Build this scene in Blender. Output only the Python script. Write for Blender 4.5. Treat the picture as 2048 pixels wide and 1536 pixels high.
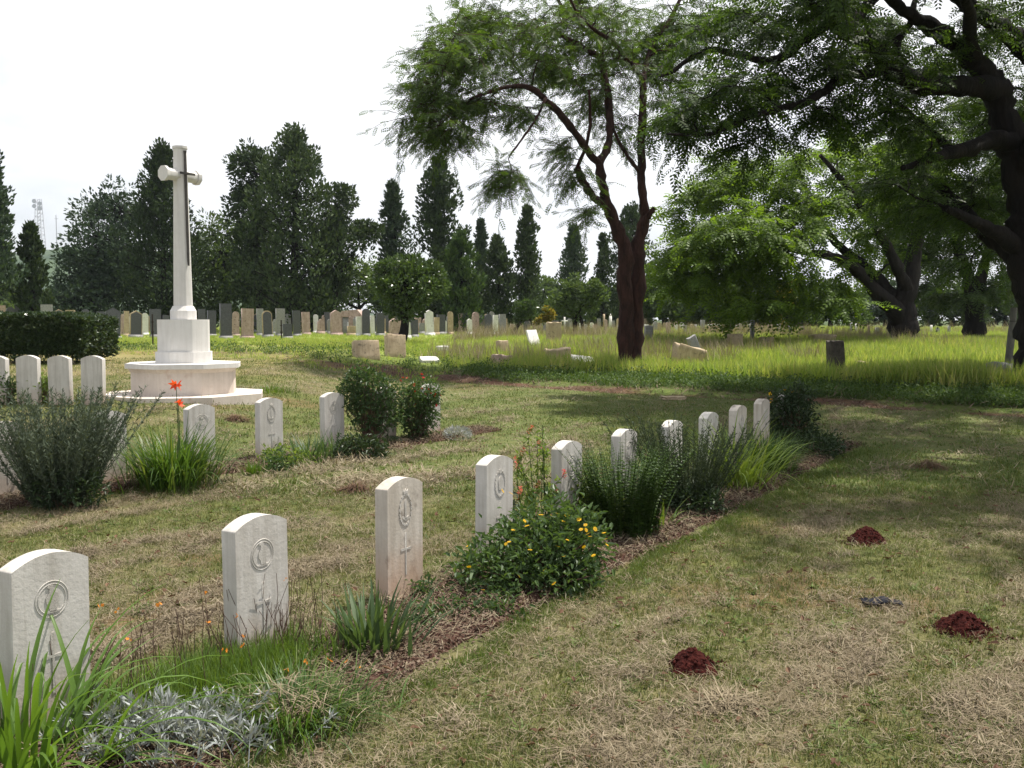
import bpy, math
import numpy as np
from mathutils import Vector

for o in list(bpy.data.objects):
    bpy.data.objects.remove(o, do_unlink=True)
SC = bpy.context.scene
COL = SC.collection
R = math.radians

# ------------------------------------------------------------------ camera
EYE = 1.85
FOC = 2000.0                      # focal length in photograph pixels (2048 wide)
PITCH = math.atan(128.0 / FOC)
cam = bpy.data.cameras.new('camera')
cam.sensor_width = 36.0
cam.lens = FOC / 2048.0 * 36.0
cam.clip_start = 0.05
cam.clip_end = 6000
camo = bpy.data.objects.new('camera', cam)
camo.location = (0, 0, EYE)
camo.rotation_euler = (math.pi / 2 - PITCH, 0, 0)
COL.objects.link(camo)
SC.camera = camo

# ------------------------------------------------------------------ sky, sun, exposure
SUN_EL, SUN_AZ = R(66), R(54)     # azimuth measured clockwise from +Y (view direction)
world = bpy.data.worlds.new('World')
SC.world = world
world.use_nodes = True
wn, wl = world.node_tree.nodes, world.node_tree.links
bg = wn['Background']
sky = wn.new('ShaderNodeTexSky')
sky.sky_type = 'NISHITA'
sky.sun_disc = False
sky.sun_elevation = SUN_EL
sky.sun_rotation = SUN_AZ
sky.air_density = 1.0
sky.dust_density = 2.0
sky.ozone_density = 1.0
tc = wn.new('ShaderNodeTexCoord')
mp = wn.new('ShaderNodeMapping')
mp.inputs['Scale'].default_value = (1, 1, 2.2)
wl.new(tc.outputs['Generated'], mp.inputs['Vector'])
nz = wn.new('ShaderNodeTexNoise')
nz.inputs['Scale'].default_value = 1.7
nz.inputs['Detail'].default_value = 6
nz.inputs['Roughness'].default_value = 0.55
wl.new(mp.outputs['Vector'], nz.inputs['Vector'])
cr = wn.new('ShaderNodeValToRGB')
cr.color_ramp.elements[0].position = 0.42
cr.color_ramp.elements[1].position = 0.57
cr.color_ramp.elements[0].color = (0.45, 0.45, 0.45, 1)
wl.new(nz.outputs['Fac'], cr.inputs['Fac'])
mx = wn.new('ShaderNodeMix')
mx.data_type = 'RGBA'
wl.new(cr.outputs['Color'], mx.inputs['Factor'])
wl.new(sky.outputs['Color'], mx.inputs['A'])
mx.inputs['B'].default_value = (10.5, 10.65, 11.0, 1)      # thin bright cloud
wl.new(mx.outputs['Result'], bg.inputs['Color'])
bg.inputs['Strength'].default_value = 0.07

sun = bpy.data.lights.new('sun', 'SUN')
sun.energy = 5.0
sun.angle = R(0.8)
sun.color = (1.0, 0.95, 0.86)
suno = bpy.data.objects.new('sun', sun)
sdir = Vector((math.sin(SUN_AZ) * math.cos(SUN_EL), math.cos(SUN_AZ) * math.cos(SUN_EL), math.sin(SUN_EL)))
suno.rotation_euler = (-sdir).to_track_quat('-Z', 'Y').to_euler()
suno.location = (0, 0, 40)
COL.objects.link(suno)

SC.view_settings.view_transform = 'Standard'
SC.view_settings.look = 'None'
SC.view_settings.gamma = 1
SC.view_settings.use_curve_mapping = False
SC.view_settings.exposure = 0.68
SC.render.engine = 'CYCLES'
SC.cycles.max_bounces = 4
SC.cycles.diffuse_bounces = 2
SC.cycles.glossy_bounces = 2
SC.cycles.transmission_bounces = 3
SC.cycles.transparent_max_bounces = 4
SC.render.resolution_x, SC.render.resolution_y = 1024, 768

# ------------------------------------------------------------------ helpers: noise, terrain, projection
def rng_of(s):
    return np.random.default_rng(s)

_LAT = rng_of(7).random((256, 256))
def vnoise(x, y):
    x = np.asarray(x, float); y = np.asarray(y, float)
    xi = np.floor(x).astype(int); yi = np.floor(y).astype(int)
    fx = x - xi; fy = y - yi
    fx = fx * fx * (3 - 2 * fx); fy = fy * fy * (3 - 2 * fy)
    a = _LAT[xi & 255, yi & 255]; b = _LAT[(xi + 1) & 255, yi & 255]
    c = _LAT[xi & 255, (yi + 1) & 255]; d = _LAT[(xi + 1) & 255, (yi + 1) & 255]
    return (a * (1 - fx) + b * fx) * (1 - fy) + (c * (1 - fx) + d * fx) * fy

def fbm(x, y, o=4, g=0.5):
    s = 0; a = 1; t = 0
    for k in range(o):
        s = s + a * vnoise(np.asarray(x) * 2 ** k + 17.3 * k, np.asarray(y) * 2 ** k + 9.1 * k)
        t += a; a *= g
    return s / t

def smooth(a, b, x):
    t = np.clip((np.asarray(x, float) - a) / (b - a), 0, 1)
    return t * t * (3 - 2 * t)

LY = [0, 11, 14, 17, 22, 28, 55, 80, 150, 400, 3000]
LZ = [0, 0.0, .25, .50, .6, .68, .9, 1.05, 1.2, 1.2, 1.2]
RY = [0, 14, 20, 28, 34, 50, 80, 150, 400, 3000]
RZ = [0, 0, .08, .2, .34, .78, 1.05, 1.2, 1.2, 1.2]
def zbase(x, y):
    x = np.asarray(x, float); y = np.asarray(y, float)
    w = smooth(-2.2, -6.0, x)
    return np.interp(y, LY, LZ) * w + np.interp(y, RY, RZ) * (1 - w)

cp, sp = math.cos(PITCH), math.sin(PITCH)
def ray(px, py):
    u = (px - 1024.0) / FOC; v = (768.0 - py) / FOC
    return np.array([u, cp + v * sp, -sp + v * cp])

def at(px, py, Y):                       # point on the sight line at depth Y
    d = ray(px, py)
    return np.array([0, 0, EYE]) + d * (Y / d[1])

def onground(px, py, zoff=0.0, f=zbase, far=120.0):
    d = ray(px, py); t = 1.5; dt = .02
    while t < far:
        p = d * t
        if EYE + p[2] <= float(f(p[0], p[1])) + zoff:
            break
        t += dt * max(1, t / 8)
    return np.array([d[0] * t, d[1] * t, float(f(d[0] * t, d[1] * t)) + zoff])

# edge between mown lawn and rough ground, traced once and kept as a curve y(x)
_ep = [onground(x, y) for x, y in [(2300, 850), (2048, 834), (1850, 822), (1600, 806), (1400, 795), (1250, 788), (1000, 771), (870, 762), (760, 745), (640, 735), (520, 716), (400, 712), (200, 706), (0, 706)]]
_ep = sorted(_ep, key=lambda p: p[0])
EX = [p[0] for p in _ep]; EY_ = [p[1] for p in _ep]
EX = [-60] + EX + [60]; EY_ = [EY_[0]] + EY_ + [EY_[-1] - 3]
def edge_d(x, y):                        # >0 beyond the lawn edge
    return np.asarray(y) - np.interp(x, EX, EY_) + (fbm(np.asarray(x) * 1.3, np.asarray(y) * .6 + 3, 3) - .5) * (.25 + 1.6 * smooth(1.0, -3.0, x))

# row direction of the war graves
U = np.array([.6, .95]); U /= np.linalg.norm(U)
NRM = np.array([U[1], -U[0]])            # the way the stones face

def lawn_uv(x, y):
    x = np.asarray(x, float); y = np.asarray(y, float)
    return x * U[0] + y * U[1], x * NRM[0] + y * NRM[1]

def dryness(x, y):
    a, b = lawn_uv(x, y)
    big = fbm(x * .33 + 5, y * .33, 3)
    row = fbm(a * .55 + 2, b * 2.3 + 11, 3)          # windrows of clippings run along the graves
    return np.clip((big - .5) * 1.3 + (row - .5) * 1.9 + .5, 0.05, .95)

def ridge(x, y):
    a, b = lawn_uv(x, y)
    return fbm(a * .8 + 3, b * 3.1 + 7, 3)

def zt(x, y):                            # the ground surface itself
    x = np.asarray(x, float); y = np.asarray(y, float)
    e = edge_d(x, y)
    lawn = smooth(.02, -.06, e)
    near = smooth(26, 12, y)
    z = zbase(x, y) + lawn * (.02 * (fbm(x * .7, y * .7, 3) - .5) + near * .035 * (ridge(x, y) - .5))
    z = z - .085 * (1 - lawn) * smooth(2.0, .6, e) + smooth(1.0, 4, e) * .12 * (fbm(x * .3, y * .3 + 40, 3) - .5)
    return z

# ------------------------------------------------------------------ helpers: objects
ORG = {}
def mesh_np(name, parts, smooth_sh=False):
    V = []; F = []; n = 0
    for v, f in parts:
        v = np.asarray(v, np.float32).reshape(-1, 3); f = np.asarray(f, np.int32)
        V.append(v); F.append(f + n); n += len(v)
    V = np.concatenate(V)
    me = bpy.data.meshes.new(name)
    me.vertices.add(len(V)); me.vertices.foreach_set('co', V.ravel())
    nl = sum(f.size for f in F)
    me.loops.add(nl)
    me.loops.foreach_set('vertex_index', np.concatenate([f.ravel() for f in F]))
    tot = np.concatenate([np.full(len(f), f.shape[1], np.int32) for f in F])
    st = np.concatenate([[0], np.cumsum(tot)[:-1]]).astype(np.int32)
    me.polygons.add(len(tot)); me.polygons.foreach_set('loop_start', st)
    if smooth_sh:
        me.polygons.foreach_set('use_smooth', np.ones(len(tot), bool))
    me.update(calc_edges=True)
    return me

def link(name, me, mat, parent=None, kind=None):
    o = bpy.data.objects.new(name, me)
    if mat is not None and me is not None and len(me.materials) == 0:
        me.materials.append(mat)
    COL.objects.link(o)
    if parent is not None:
        o.parent = parent
    if kind:
        o['kind'] = kind
    return o

def tag(o, label, cat, group=None):
    o['label'] = label; o['category'] = cat
    if group: o['group'] = group
    return o

def thing(name, label, cat, loc, group=None):
    o = bpy.data.objects.new(name, None)
    o.empty_display_size = .1
    o.location = tuple(float(c) for c in loc)
    COL.objects.link(o)
    ORG[o.name] = np.array(loc, float)
    return tag(o, label, cat, group)

def part(name, parts, mat, parent, sm=False, kind=None, org=None):
    g = ORG[parent.name] if org is None else org
    pp = [(np.asarray(v, float).reshape(-1, 3) - g, f) for v, f in parts]
    o = link(name, mesh_np(name, pp, sm), mat, parent, kind)
    ORG[o.name] = g
    return o

def box(c, s, rz=0.0, taper=1.0):
    """box: centre of base c, size s; taper scales the top"""
    x, y, z = s[0] / 2, s[1] / 2, s[2]
    v = np.array([[-x, -y, 0], [x, -y, 0], [x, y, 0], [-x, y, 0],
                  [-x * taper, -y * taper, z], [x * taper, -y * taper, z], [x * taper, y * taper, z], [-x * taper, y * taper, z]], float)
    ca, sa = math.cos(rz), math.sin(rz)
    w = v.copy(); w[:, 0] = v[:, 0] * ca - v[:, 1] * sa; w[:, 1] = v[:, 0] * sa + v[:, 1] * ca
    f = np.array([[3, 2, 1, 0], [4, 5, 6, 7], [0, 1, 5, 4], [1, 2, 6, 5], [2, 3, 7, 6], [3, 0, 4, 7]])
    return w + np.array(c, float), f

def catmull(pts, rad, k=4):
    pts = np.asarray(pts, float); rad = np.asarray(rad, float)
    if len(pts) < 3:
        return pts, rad
    P = np.vstack([2 * pts[0] - pts[1], pts, 2 * pts[-1] - pts[-2]])
    Q = []; q = []
    for i in range(1, len(P) - 2):
        for t in np.arange(k) / k:
            Q.append(.5 * ((2 * P[i]) + (-P[i - 1] + P[i + 1]) * t + (2 * P[i - 1] - 5 * P[i] + 4 * P[i + 1] - P[i + 2]) * t * t + (-P[i - 1] + 3 * P[i] - 3 * P[i + 1] + P[i + 2]) * t ** 3))
            q.append(rad[i - 1] * (1 - t) + rad[i] * t)
    Q.append(pts[-1]); q.append(rad[-1])
    return np.array(Q), np.array(q)

def tube(pts, rad, n=6, cap=True, lump=0.0, seed=0):
    pts = np.asarray(pts, float); rad = np.asarray(rad, float)
    T = np.gradient(pts, axis=0); T /= np.linalg.norm(T, axis=1)[:, None] + 1e-9
    ref = np.array([0, 1, 0]) if abs(T[0][1]) < .8 else np.array([1, 0, 0])
    V = []; a = np.arange(n) / n * 2 * math.pi
    s = np.cross(T[0], ref); s /= np.linalg.norm(s)
    r = rng_of(seed + 5)
    for i in range(len(pts)):
        s = s - T[i] * s.dot(T[i]); s /= np.linalg.norm(s) + 1e-9
        b = np.cross(T[i], s)
        rr = rad[i] * (1 + lump * (r.random(n) - .5)) if lump else rad[i] * np.ones(n)
        V.append(pts[i] + (np.cos(a) * rr)[:, None] * s + (np.sin(a) * rr)[:, None] * b)
    V = np.concatenate(V); m = len(pts)
    i, j = np.meshgrid(np.arange(m - 1), np.arange(n), indexing='ij')
    F = np.stack([i * n + j, i * n + (j + 1) % n, (i + 1) * n + (j + 1) % n, (i + 1) * n + j], -1).reshape(-1, 4)
    return V, F

def tube_c(pts, rad, n=6, **k):                 # tube with closed ends, as a list of parts
    V, F = tube(pts, rad, n, **k)
    m = len(V) // n
    return [(V, F), (V[-n:], np.arange(n)[None, :]), (V[:n], np.arange(n)[::-1][None, :])]

def prism(poly, z0, z1, top=None):
    """vertical prism from xy polygon (ccw); top = polygon at z1"""
    poly = np.asarray(poly, float); top = poly if top is None else np.asarray(top, float)
    n = len(poly)
    V = np.vstack([np.c_[poly, np.full(n, z0)], np.c_[top, np.full(n, z1)]])
    i = np.arange(n)
    side = np.stack([i, (i + 1) % n, n + (i + 1) % n, n + i], -1)
    return [(V, side), (V[n:], i[None, :]), (V[:n], i[::-1][None, :])]

def oriented(pos, fwd, scale, proto, roll=None, upv=(0, 0, 1)):
    """copies of proto quads (m,4,3): local x along fwd, z up"""
    N = len(pos)
    f = fwd / (np.linalg.norm(fwd, axis=1)[:, None] + 1e-9)
    up = np.broadcast_to(np.asarray(upv, float), f.shape)
    s = np.cross(up, f); ln = np.linalg.norm(s, axis=1)
    bad = ln < 1e-3; s[bad] = (1, 0, 0); ln[bad] = 1
    s /= ln[:, None]
    w = np.cross(f, s)
    if roll is not None:
        c, q = np.cos(roll)[:, None], np.sin(roll)[:, None]
        s, w = s * c + w * q, w * c - s * q
    M = np.stack([f, s, w], axis=-1)             # columns
    m = proto.shape[0]
    k = proto.shape[1]
    V = np.einsum('nij,mj->nmi', M, proto.reshape(-1, 3)) * np.asarray(scale).reshape(-1, 1, 1) + pos[:, None, :]
    F = np.arange(N * m * k).reshape(-1, k)
    return V.reshape(-1, 3), F

def unit(r, n):
    v = r.normal(size=(n, 3)); return v / np.linalg.norm(v, axis=1)[:, None]

def proto_leaf(w=.45, fold=.12):                  # pointed leaf: two quads-as-rhomb halves
    return np.array([[[0, 0, 0], [.45, w / 2, fold], [1, 0, -.05], [.45, -w / 2, fold]]], float)

def proto_leaf2(w=.4, fold=.1, droop=.2):         # two folded halves
    a = [[0, 0, 0], [.35, w / 2, fold], [.75, w * .35, fold * .6 - droop * .5], [1, 0, -droop]]
    b = [[1, 0, -droop], [.75, -w * .35, fold * .6 - droop * .5], [.35, -w / 2, fold], [0, 0, 0]]
    return np.array([a, b], float)

def proto_frond(pairs=5, pl=.30, pw=.11, droop=.3, ang=50):
    Q = []
    for k in range(pairs):
        x = .12 + .80 * k / max(1, pairs - 1)
        z = -droop * x * x
        l = pl * (1 - .45 * abs(x - .45) / .55)
        for s in (-1, 1):
            dx, dy = math.cos(R(ang)), s * math.sin(R(ang))
            nx, ny = -dy, dx
            b = np.array([x, 0, z]); e = b + np.array([dx * l, dy * l, -.25 * l]); mid = (b + e) / 2
            h = np.array([nx, ny, 0]) * pw / 2
            Q.append([b, mid + h, e, mid - h])
    return np.array(Q, float)

def blades(base, az, e0, L, W, bend, segs=5, p=1.4, wprof=None, flip=None):
    N = len(base); s = np.linspace(0, 1, segs + 1)
    e = np.asarray(e0)[:, None] - np.asarray(bend)[:, None] * s[None, :] ** p
    em = (e[:, 1:] + e[:, :-1]) / 2
    st = (np.asarray(L) / segs)[:, None]
    hx = np.cumsum(np.cos(em) * st, 1); hz = np.cumsum(np.sin(em) * st, 1)
    z0 = np.zeros((N, 1)); hx = np.hstack([z0, hx]); hz = np.hstack([z0, hz])
    ca, sa = np.cos(az)[:, None], np.sin(az)[:, None]
    C = np.stack([base[:, 0:1] + hx * ca, base[:, 1:2] + hx * sa, base[:, 2:3] + hz], -1)
    if wprof is None:
        wprof = np.minimum(1, .55 + 1.6 * s) * np.clip(1 - s ** 2.2, .06, 1)
    hw = np.asarray(W)[:, None] * wprof[None, :] / 2
    S = np.stack([-sa * hw, ca * hw, np.zeros_like(hw)], -1)
    V = np.stack([C - S, C + S], 2).reshape(-1, 3)
    a = (np.arange(N) * (segs + 1) * 2)[:, None] + (np.arange(segs) * 2)[None, :]
    F = np.stack([a, a + 1, a + 3, a + 2], -1).reshape(-1, 4)
    return V, F

# ------------------------------------------------------------------ helpers: materials
def lin(*c):
    out = []
    for v in c:
        v /= 255.0
        out.append(v / 12.92 if v <= .04045 else ((v + .055) / 1.055) ** 2.4)
    return tuple(out)

MATS = {}
def newmat(name):
    m = bpy.data.materials.new(name); m.use_nodes = True
    nt = m.node_tree; MATS[name] = m
    return m, nt.nodes, nt.links, nt.nodes['Principled BSDF']

def ramp(n, l, src, stops):
    c = n.new('ShaderNodeValToRGB')
    el = c.color_ramp.elements
    while len(el) < len(stops): el.new(.5)
    for e, (p, col) in zip(el, stops):
        e.position = p; e.color = (*col[:3], 1)
    l.new(src, c.inputs['Fac'])
    return c

def leaf_mat(name, cols, trans=.4, rough=.5, spec=.25, obj_rand=.35, tint=(1.25, 1.2, .55)):
    m, n, l, b = newmat(name)
    g = n.new('ShaderNodeNewGeometry')
    oi = n.new('ShaderNodeObjectInfo')
    ma = n.new('ShaderNodeMath'); ma.operation = 'MULTIPLY_ADD'
    ma.inputs[1].default_value = obj_rand
    l.new(oi.outputs['Random'], ma.inputs[0])
    mm = n.new('ShaderNodeMath'); mm.operation = 'MULTIPLY'; mm.inputs[1].default_value = 1 - obj_rand
    l.new(g.outputs['Random Per Island'], mm.inputs[0])
    l.new(mm.outputs[0], ma.inputs[2])
    k = len(cols)
    c = ramp(n, l, ma.outputs[0], [(i / max(1, k - 1), cols[i]) for i in range(k)])
    l.new(c.outputs['Color'], b.inputs['Base Color'])
    b.inputs['Roughness'].default_value = rough
    b.inputs['Specular IOR Level'].default_value = spec
    t = n.new('ShaderNodeBsdfTranslucent')
    mu = n.new('ShaderNodeMix'); mu.data_type = 'RGBA'; mu.blend_type = 'MULTIPLY'
    mu.inputs['Factor'].default_value = 1
    l.new(c.outputs['Color'], mu.inputs['A']); mu.inputs['B'].default_value = (*tint, 1)
    l.new(mu.outputs['Result'], t.inputs['Color'])
    ms = n.new('ShaderNodeMixShader'); ms.inputs[0].default_value = trans
    l.new(b.outputs[0], ms.inputs[1]); l.new(t.outputs[0], ms.inputs[2])
    l.new(ms.outputs[0], n['Material Output'].inputs['Surface'])
    return m

def stone_mat(name, c1, c2, scale=6.0, rough=.8, bump=.25, stain=None, stain_h=.35, spec=.3, spots=None):
    m, n, l, b = newmat(name)
    tcn = n.new('ShaderNodeTexCoord')
    oi = n.new('ShaderNodeObjectInfo')
    ad = n.new('ShaderNodeVectorMath'); ad.operation = 'ADD'
    l.new(tcn.outputs['Object'], ad.inputs[0]); l.new(oi.outputs['Location'], ad.inputs[1])
    t = n.new('ShaderNodeTexNoise'); t.inputs['Scale'].default_value = scale
    t.inputs['Detail'].default_value = 7; t.inputs['Roughness'].default_value = .62
    l.new(ad.outputs[0], t.inputs['Vector'])
    c = ramp(n, l, t.outputs['Fac'], [(.3, c1), (.7, c2)])
    col = c.outputs['Color']
    if spots is not None:
        t3 = n.new('ShaderNodeTexNoise'); t3.inputs['Scale'].default_value = scale * 2.3
        t3.inputs['Detail'].default_value = 5
        l.new(ad.outputs[0], t3.inputs['Vector'])
        c3 = ramp(n, l, t3.outputs['Fac'], [(.58, (0, 0, 0)), (.72, (1, 1, 1))])
        mk = n.new('ShaderNodeMix'); mk.data_type = 'RGBA'
        l.new(c3.outputs['Color'], mk.inputs['Factor']); l.new(col, mk.inputs['A'])
        mk.inputs['B'].default_value = (*spots, 1)
        col = mk.outputs['Result']
    if rough > .7:                               # rain streaks
        mps = n.new('ShaderNodeMapping'); mps.inputs['Scale'].default_value = (1, 1, .06)
        l.new(ad.outputs[0], mps.inputs[0])
        ts = n.new('ShaderNodeTexNoise'); ts.inputs['Scale'].default_value = 16; ts.inputs['Detail'].default_value = 5; ts.inputs['Roughness'].default_value = .7
        l.new(mps.outputs[0], ts.inputs['Vector'])
        cs_ = ramp(n, l, ts.outputs['Fac'], [(.38, (.72, .70, .66)), (.56, (1.03, 1.03, 1.02))])
        mk = n.new('ShaderNodeMix'); mk.data_type = 'RGBA'; mk.blend_type = 'MULTIPLY'; mk.inputs['Factor'].default_value = .25 if 'cross' in name or 'step' in name else .6
        l.new(col, mk.inputs['A']); l.new(cs_.outputs['Color'], mk.inputs['B'])
        col = mk.outputs['Result']
    if stain is not None:
        sx = n.new('ShaderNodeSeparateXYZ'); l.new(tcn.outputs['Object'], sx.inputs[0])
        nz2 = n.new('ShaderNodeTexNoise'); nz2.inputs['Scale'].default_value = 9
        l.new(ad.outputs[0], nz2.inputs['Vector'])
        mth = n.new('ShaderNodeMath'); mth.operation = 'MULTIPLY_ADD'; mth.inputs[1].default_value = .25
        l.new(nz2.outputs['Fac'], mth.inputs[0]); l.new(sx.outputs['Z'], mth.inputs[2])
        mr = n.new('ShaderNodeMapRange'); mr.inputs['From Min'].default_value = .10; mr.inputs['From Max'].default_value = stain_h + .12
        mr.inputs['To Min'].default_value = .75; mr.inputs['To Max'].default_value = 0
        l.new(mth.outputs[0], mr.inputs['Value'])
        mk = n.new('ShaderNodeMix'); mk.data_type = 'RGBA'
        l.new(mr.outputs[0], mk.inputs['Factor']); l.new(col, mk.inputs['A'])
        mk.inputs['B'].default_value = (*stain, 1)
        col = mk.outputs['Result']
    l.new(col, b.inputs['Base Color'])
    b.inputs['Roughness'].default_value = rough
    b.inputs['Specular IOR Level'].default_value = spec
    t2 = n.new('ShaderNodeTexNoise'); t2.inputs['Scale'].default_value = scale * 12
    t2.inputs['Detail'].default_value = 4
    l.new(ad.outputs[0], t2.inputs['Vector'])
    bp = n.new('ShaderNodeBump'); bp.inputs['Strength'].default_value = bump
    bp.inputs['Distance'].default_value = .006
    l.new(t2.outputs['Fac'], bp.inputs['Height']); l.new(bp.outputs[0], b.inputs['Normal'])
    return m

def bark_mat(name, c1, c2, scale=3.0):
    m, n, l, b = newmat(name)
    tcn = n.new('ShaderNodeTexCoord')
    mpn = n.new('ShaderNodeMapping'); mpn.inputs['Scale'].default_value = (1, 1, .28)
    l.new(tcn.outputs['Object'], mpn.inputs[0])
    t = n.new('ShaderNodeTexNoise'); t.inputs['Scale'].default_value = scale
    t.inputs['Detail'].default_value = 8; t.inputs['Roughness'].default_value = .7
    l.new(mpn.outputs[0], t.inputs['Vector'])
    c = ramp(n, l, t.outputs['Fac'], [(.32, c1), (.68, c2)])
    l.new(c.outputs['Color'], b.inputs['Base Color'])
    b.inputs['Roughness'].default_value = .9; b.inputs['Specular IOR Level'].default_value = .15
    t2 = n.new('ShaderNodeTexNoise'); t2.inputs['Scale'].default_value = scale * 3
    t2.inputs['Detail'].default_value = 6
    l.new(mpn.outputs[0], t2.inputs['Vector'])
    bp = n.new('ShaderNodeBump'); bp.inputs['Strength'].default_value = .9
    bp.inputs['Distance'].default_value = .06
    l.new(t2.outputs['Fac'], bp.inputs['Height']); l.new(bp.outputs[0], b.inputs['Normal'])
    return m

def plain(name, col, rough=.7, spec=.3, metal=0):
    m, n, l, b = newmat(name)
    tcn = n.new('ShaderNodeTexCoord')
    t = n.new('ShaderNodeTexNoise'); t.inputs['Scale'].default_value = 25; t.inputs['Detail'].default_value = 4
    l.new(tcn.outputs['Object'], t.inputs['Vector'])
    c = ramp(n, l, t.outputs['Fac'], [(.3, tuple(.75 * v for v in col)), (.7, tuple(min(1, 1.2 * v) for v in col))])
    l.new(c.outputs['Color'], b.inputs['Base Color'])
    b.inputs['Roughness'].default_value = rough; b.inputs['Specular IOR Level'].default_value = spec
    b.inputs['Metallic'].default_value = metal
    return m

# ------------------------------------------------------------------ the ground
def axis(a0, a1, step, far0, far1, g=1.16):
    c = list(np.arange(a0, a1 + 1e-6, step))
    s = step; x = c[-1]
    while x < far1:
        s *= g; x += s; c.append(x)
    s = step; x = c[0]; lo = []
    while x > far0:
        s *= g; x -= s; lo.append(x)
    return np.array(lo[::-1] + c)

gx = axis(-9, 12, .10, -900, 900); gy = axis(2.5, 33, .10, -60, 1500)
GX, GY = np.meshgrid(gx, gy, indexing='ij')
GZ = zt(GX, GY)
nx, ny = GX.shape
ii, jj = np.meshgrid(np.arange(nx - 1), np.arange(ny - 1), indexing='ij')
q = ii * ny + jj
gme = mesh_np('ground', [(np.stack([GX, GY, GZ], -1).reshape(-1, 3), np.stack([q, q + ny, q + ny + 1, q + 1], -1).reshape(-1, 4))], True)
def mixc(a, b, t): return a * (1 - t[..., None]) + np.array(b) * t[..., None]
e = edge_d(GX, GY)
dr = dryness(GX, GY)
c = np.ones((nx, ny, 3)) * np.array([.10, .112, .038])
c = mixc(c, [.165, .138, .088], dr * .7)
bare = smooth(.60, .74, fbm(GX * .9 + 30, GY * .9, 4))
c = mixc(c, [.15, .092, .055], bare * .65)
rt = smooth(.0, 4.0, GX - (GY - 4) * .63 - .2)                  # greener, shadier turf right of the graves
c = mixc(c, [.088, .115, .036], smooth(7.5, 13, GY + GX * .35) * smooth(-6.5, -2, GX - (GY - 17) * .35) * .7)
beyond = smooth(-.03, .05, e)
dirt = np.array([.13, .066, .042])
rough = np.array([.085, .115, .030])
c = mixc(c, [.095, .055, .038], beyond)
wleft = smooth(1.0, -2.0, GX)
r2 = smooth(1.1, 1.9, e - 2.2 * wleft * smooth(-7, -4, GX) + (fbm(GX * .8, GY * .8 + 50, 3) - .5) * 2.5 * (1 + wleft))
c = c * (1 - r2[..., None]) + rough * r2[..., None]
c = mixc(c, [.22, .27, .075], smooth(5, 9, e) * .9)
leftdry = smooth(-4, -7, GX) * smooth(20, 24, GY) * smooth(48, 40, GY)
c = mixc(c, [.26, .22, .10], leftdry * fbm(GX * .6, GY * .6 + 9, 3))
far = smooth(90, 140, GY)
c = mixc(c, [.05, .075, .03], far)
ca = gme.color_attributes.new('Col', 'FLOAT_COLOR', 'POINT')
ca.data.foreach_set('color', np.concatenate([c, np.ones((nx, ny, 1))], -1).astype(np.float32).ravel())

m, n, l, b = newmat('turf')
a = n.new('ShaderNodeAttribute'); a.attribute_name = 'Col'
tcn = n.new('ShaderNodeTexCoord')
t1 = n.new('ShaderNodeTexNoise'); t1.inputs['Scale'].default_value = 26; t1.inputs['Detail'].default_value = 8; t1.inputs['Roughness'].default_value = .75
l.new(tcn.outputs['Object'], t1.inputs['Vector'])
c1 = ramp(n, l, t1.outputs['Fac'], [(.28, (.45, .45, .45)), (.72, (1.6, 1.55, 1.45))])
t2 = n.new('ShaderNodeTexNoise'); t2.inputs['Scale'].default_value = 3.1; t2.inputs['Detail'].default_value = 5
l.new(tcn.outputs['Object'], t2.inputs['Vector'])
c2 = ramp(n, l, t2.outputs['Fac'], [(.35, (.82, .9, .8)), (.65, (1.15, 1.08, 1.1))])
m1 = n.new('ShaderNodeMix'); m1.data_type = 'RGBA'; m1.blend_type = 'MULTIPLY'; m1.inputs['Factor'].default_value = 1
m2 = n.new('ShaderNodeMix'); m2.data_type = 'RGBA'; m2.blend_type = 'MULTIPLY'; m2.inputs['Factor'].default_value = 1
l.new(a.outputs['Color'], m1.inputs['A']); l.new(c1.outputs['Color'], m1.inputs['B'])
l.new(m1.outputs['Result'], m2.inputs['A']); l.new(c2.outputs['Color'], m2.inputs['B'])
l.new(m2.outputs['Result'], b.inputs['Base Color'])
b.inputs['Roughness'].default_value = .95; b.inputs['Specular IOR Level'].default_value = .1
bp = n.new('ShaderNodeBump'); bp.inputs['Strength'].default_value = .8; bp.inputs['Distance'].default_value = .03
l.new(t1.outputs['Fac'], bp.inputs['Height']); l.new(bp.outputs[0], b.inputs['Normal'])
link('ground', gme, m, None, 'structure')

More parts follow.
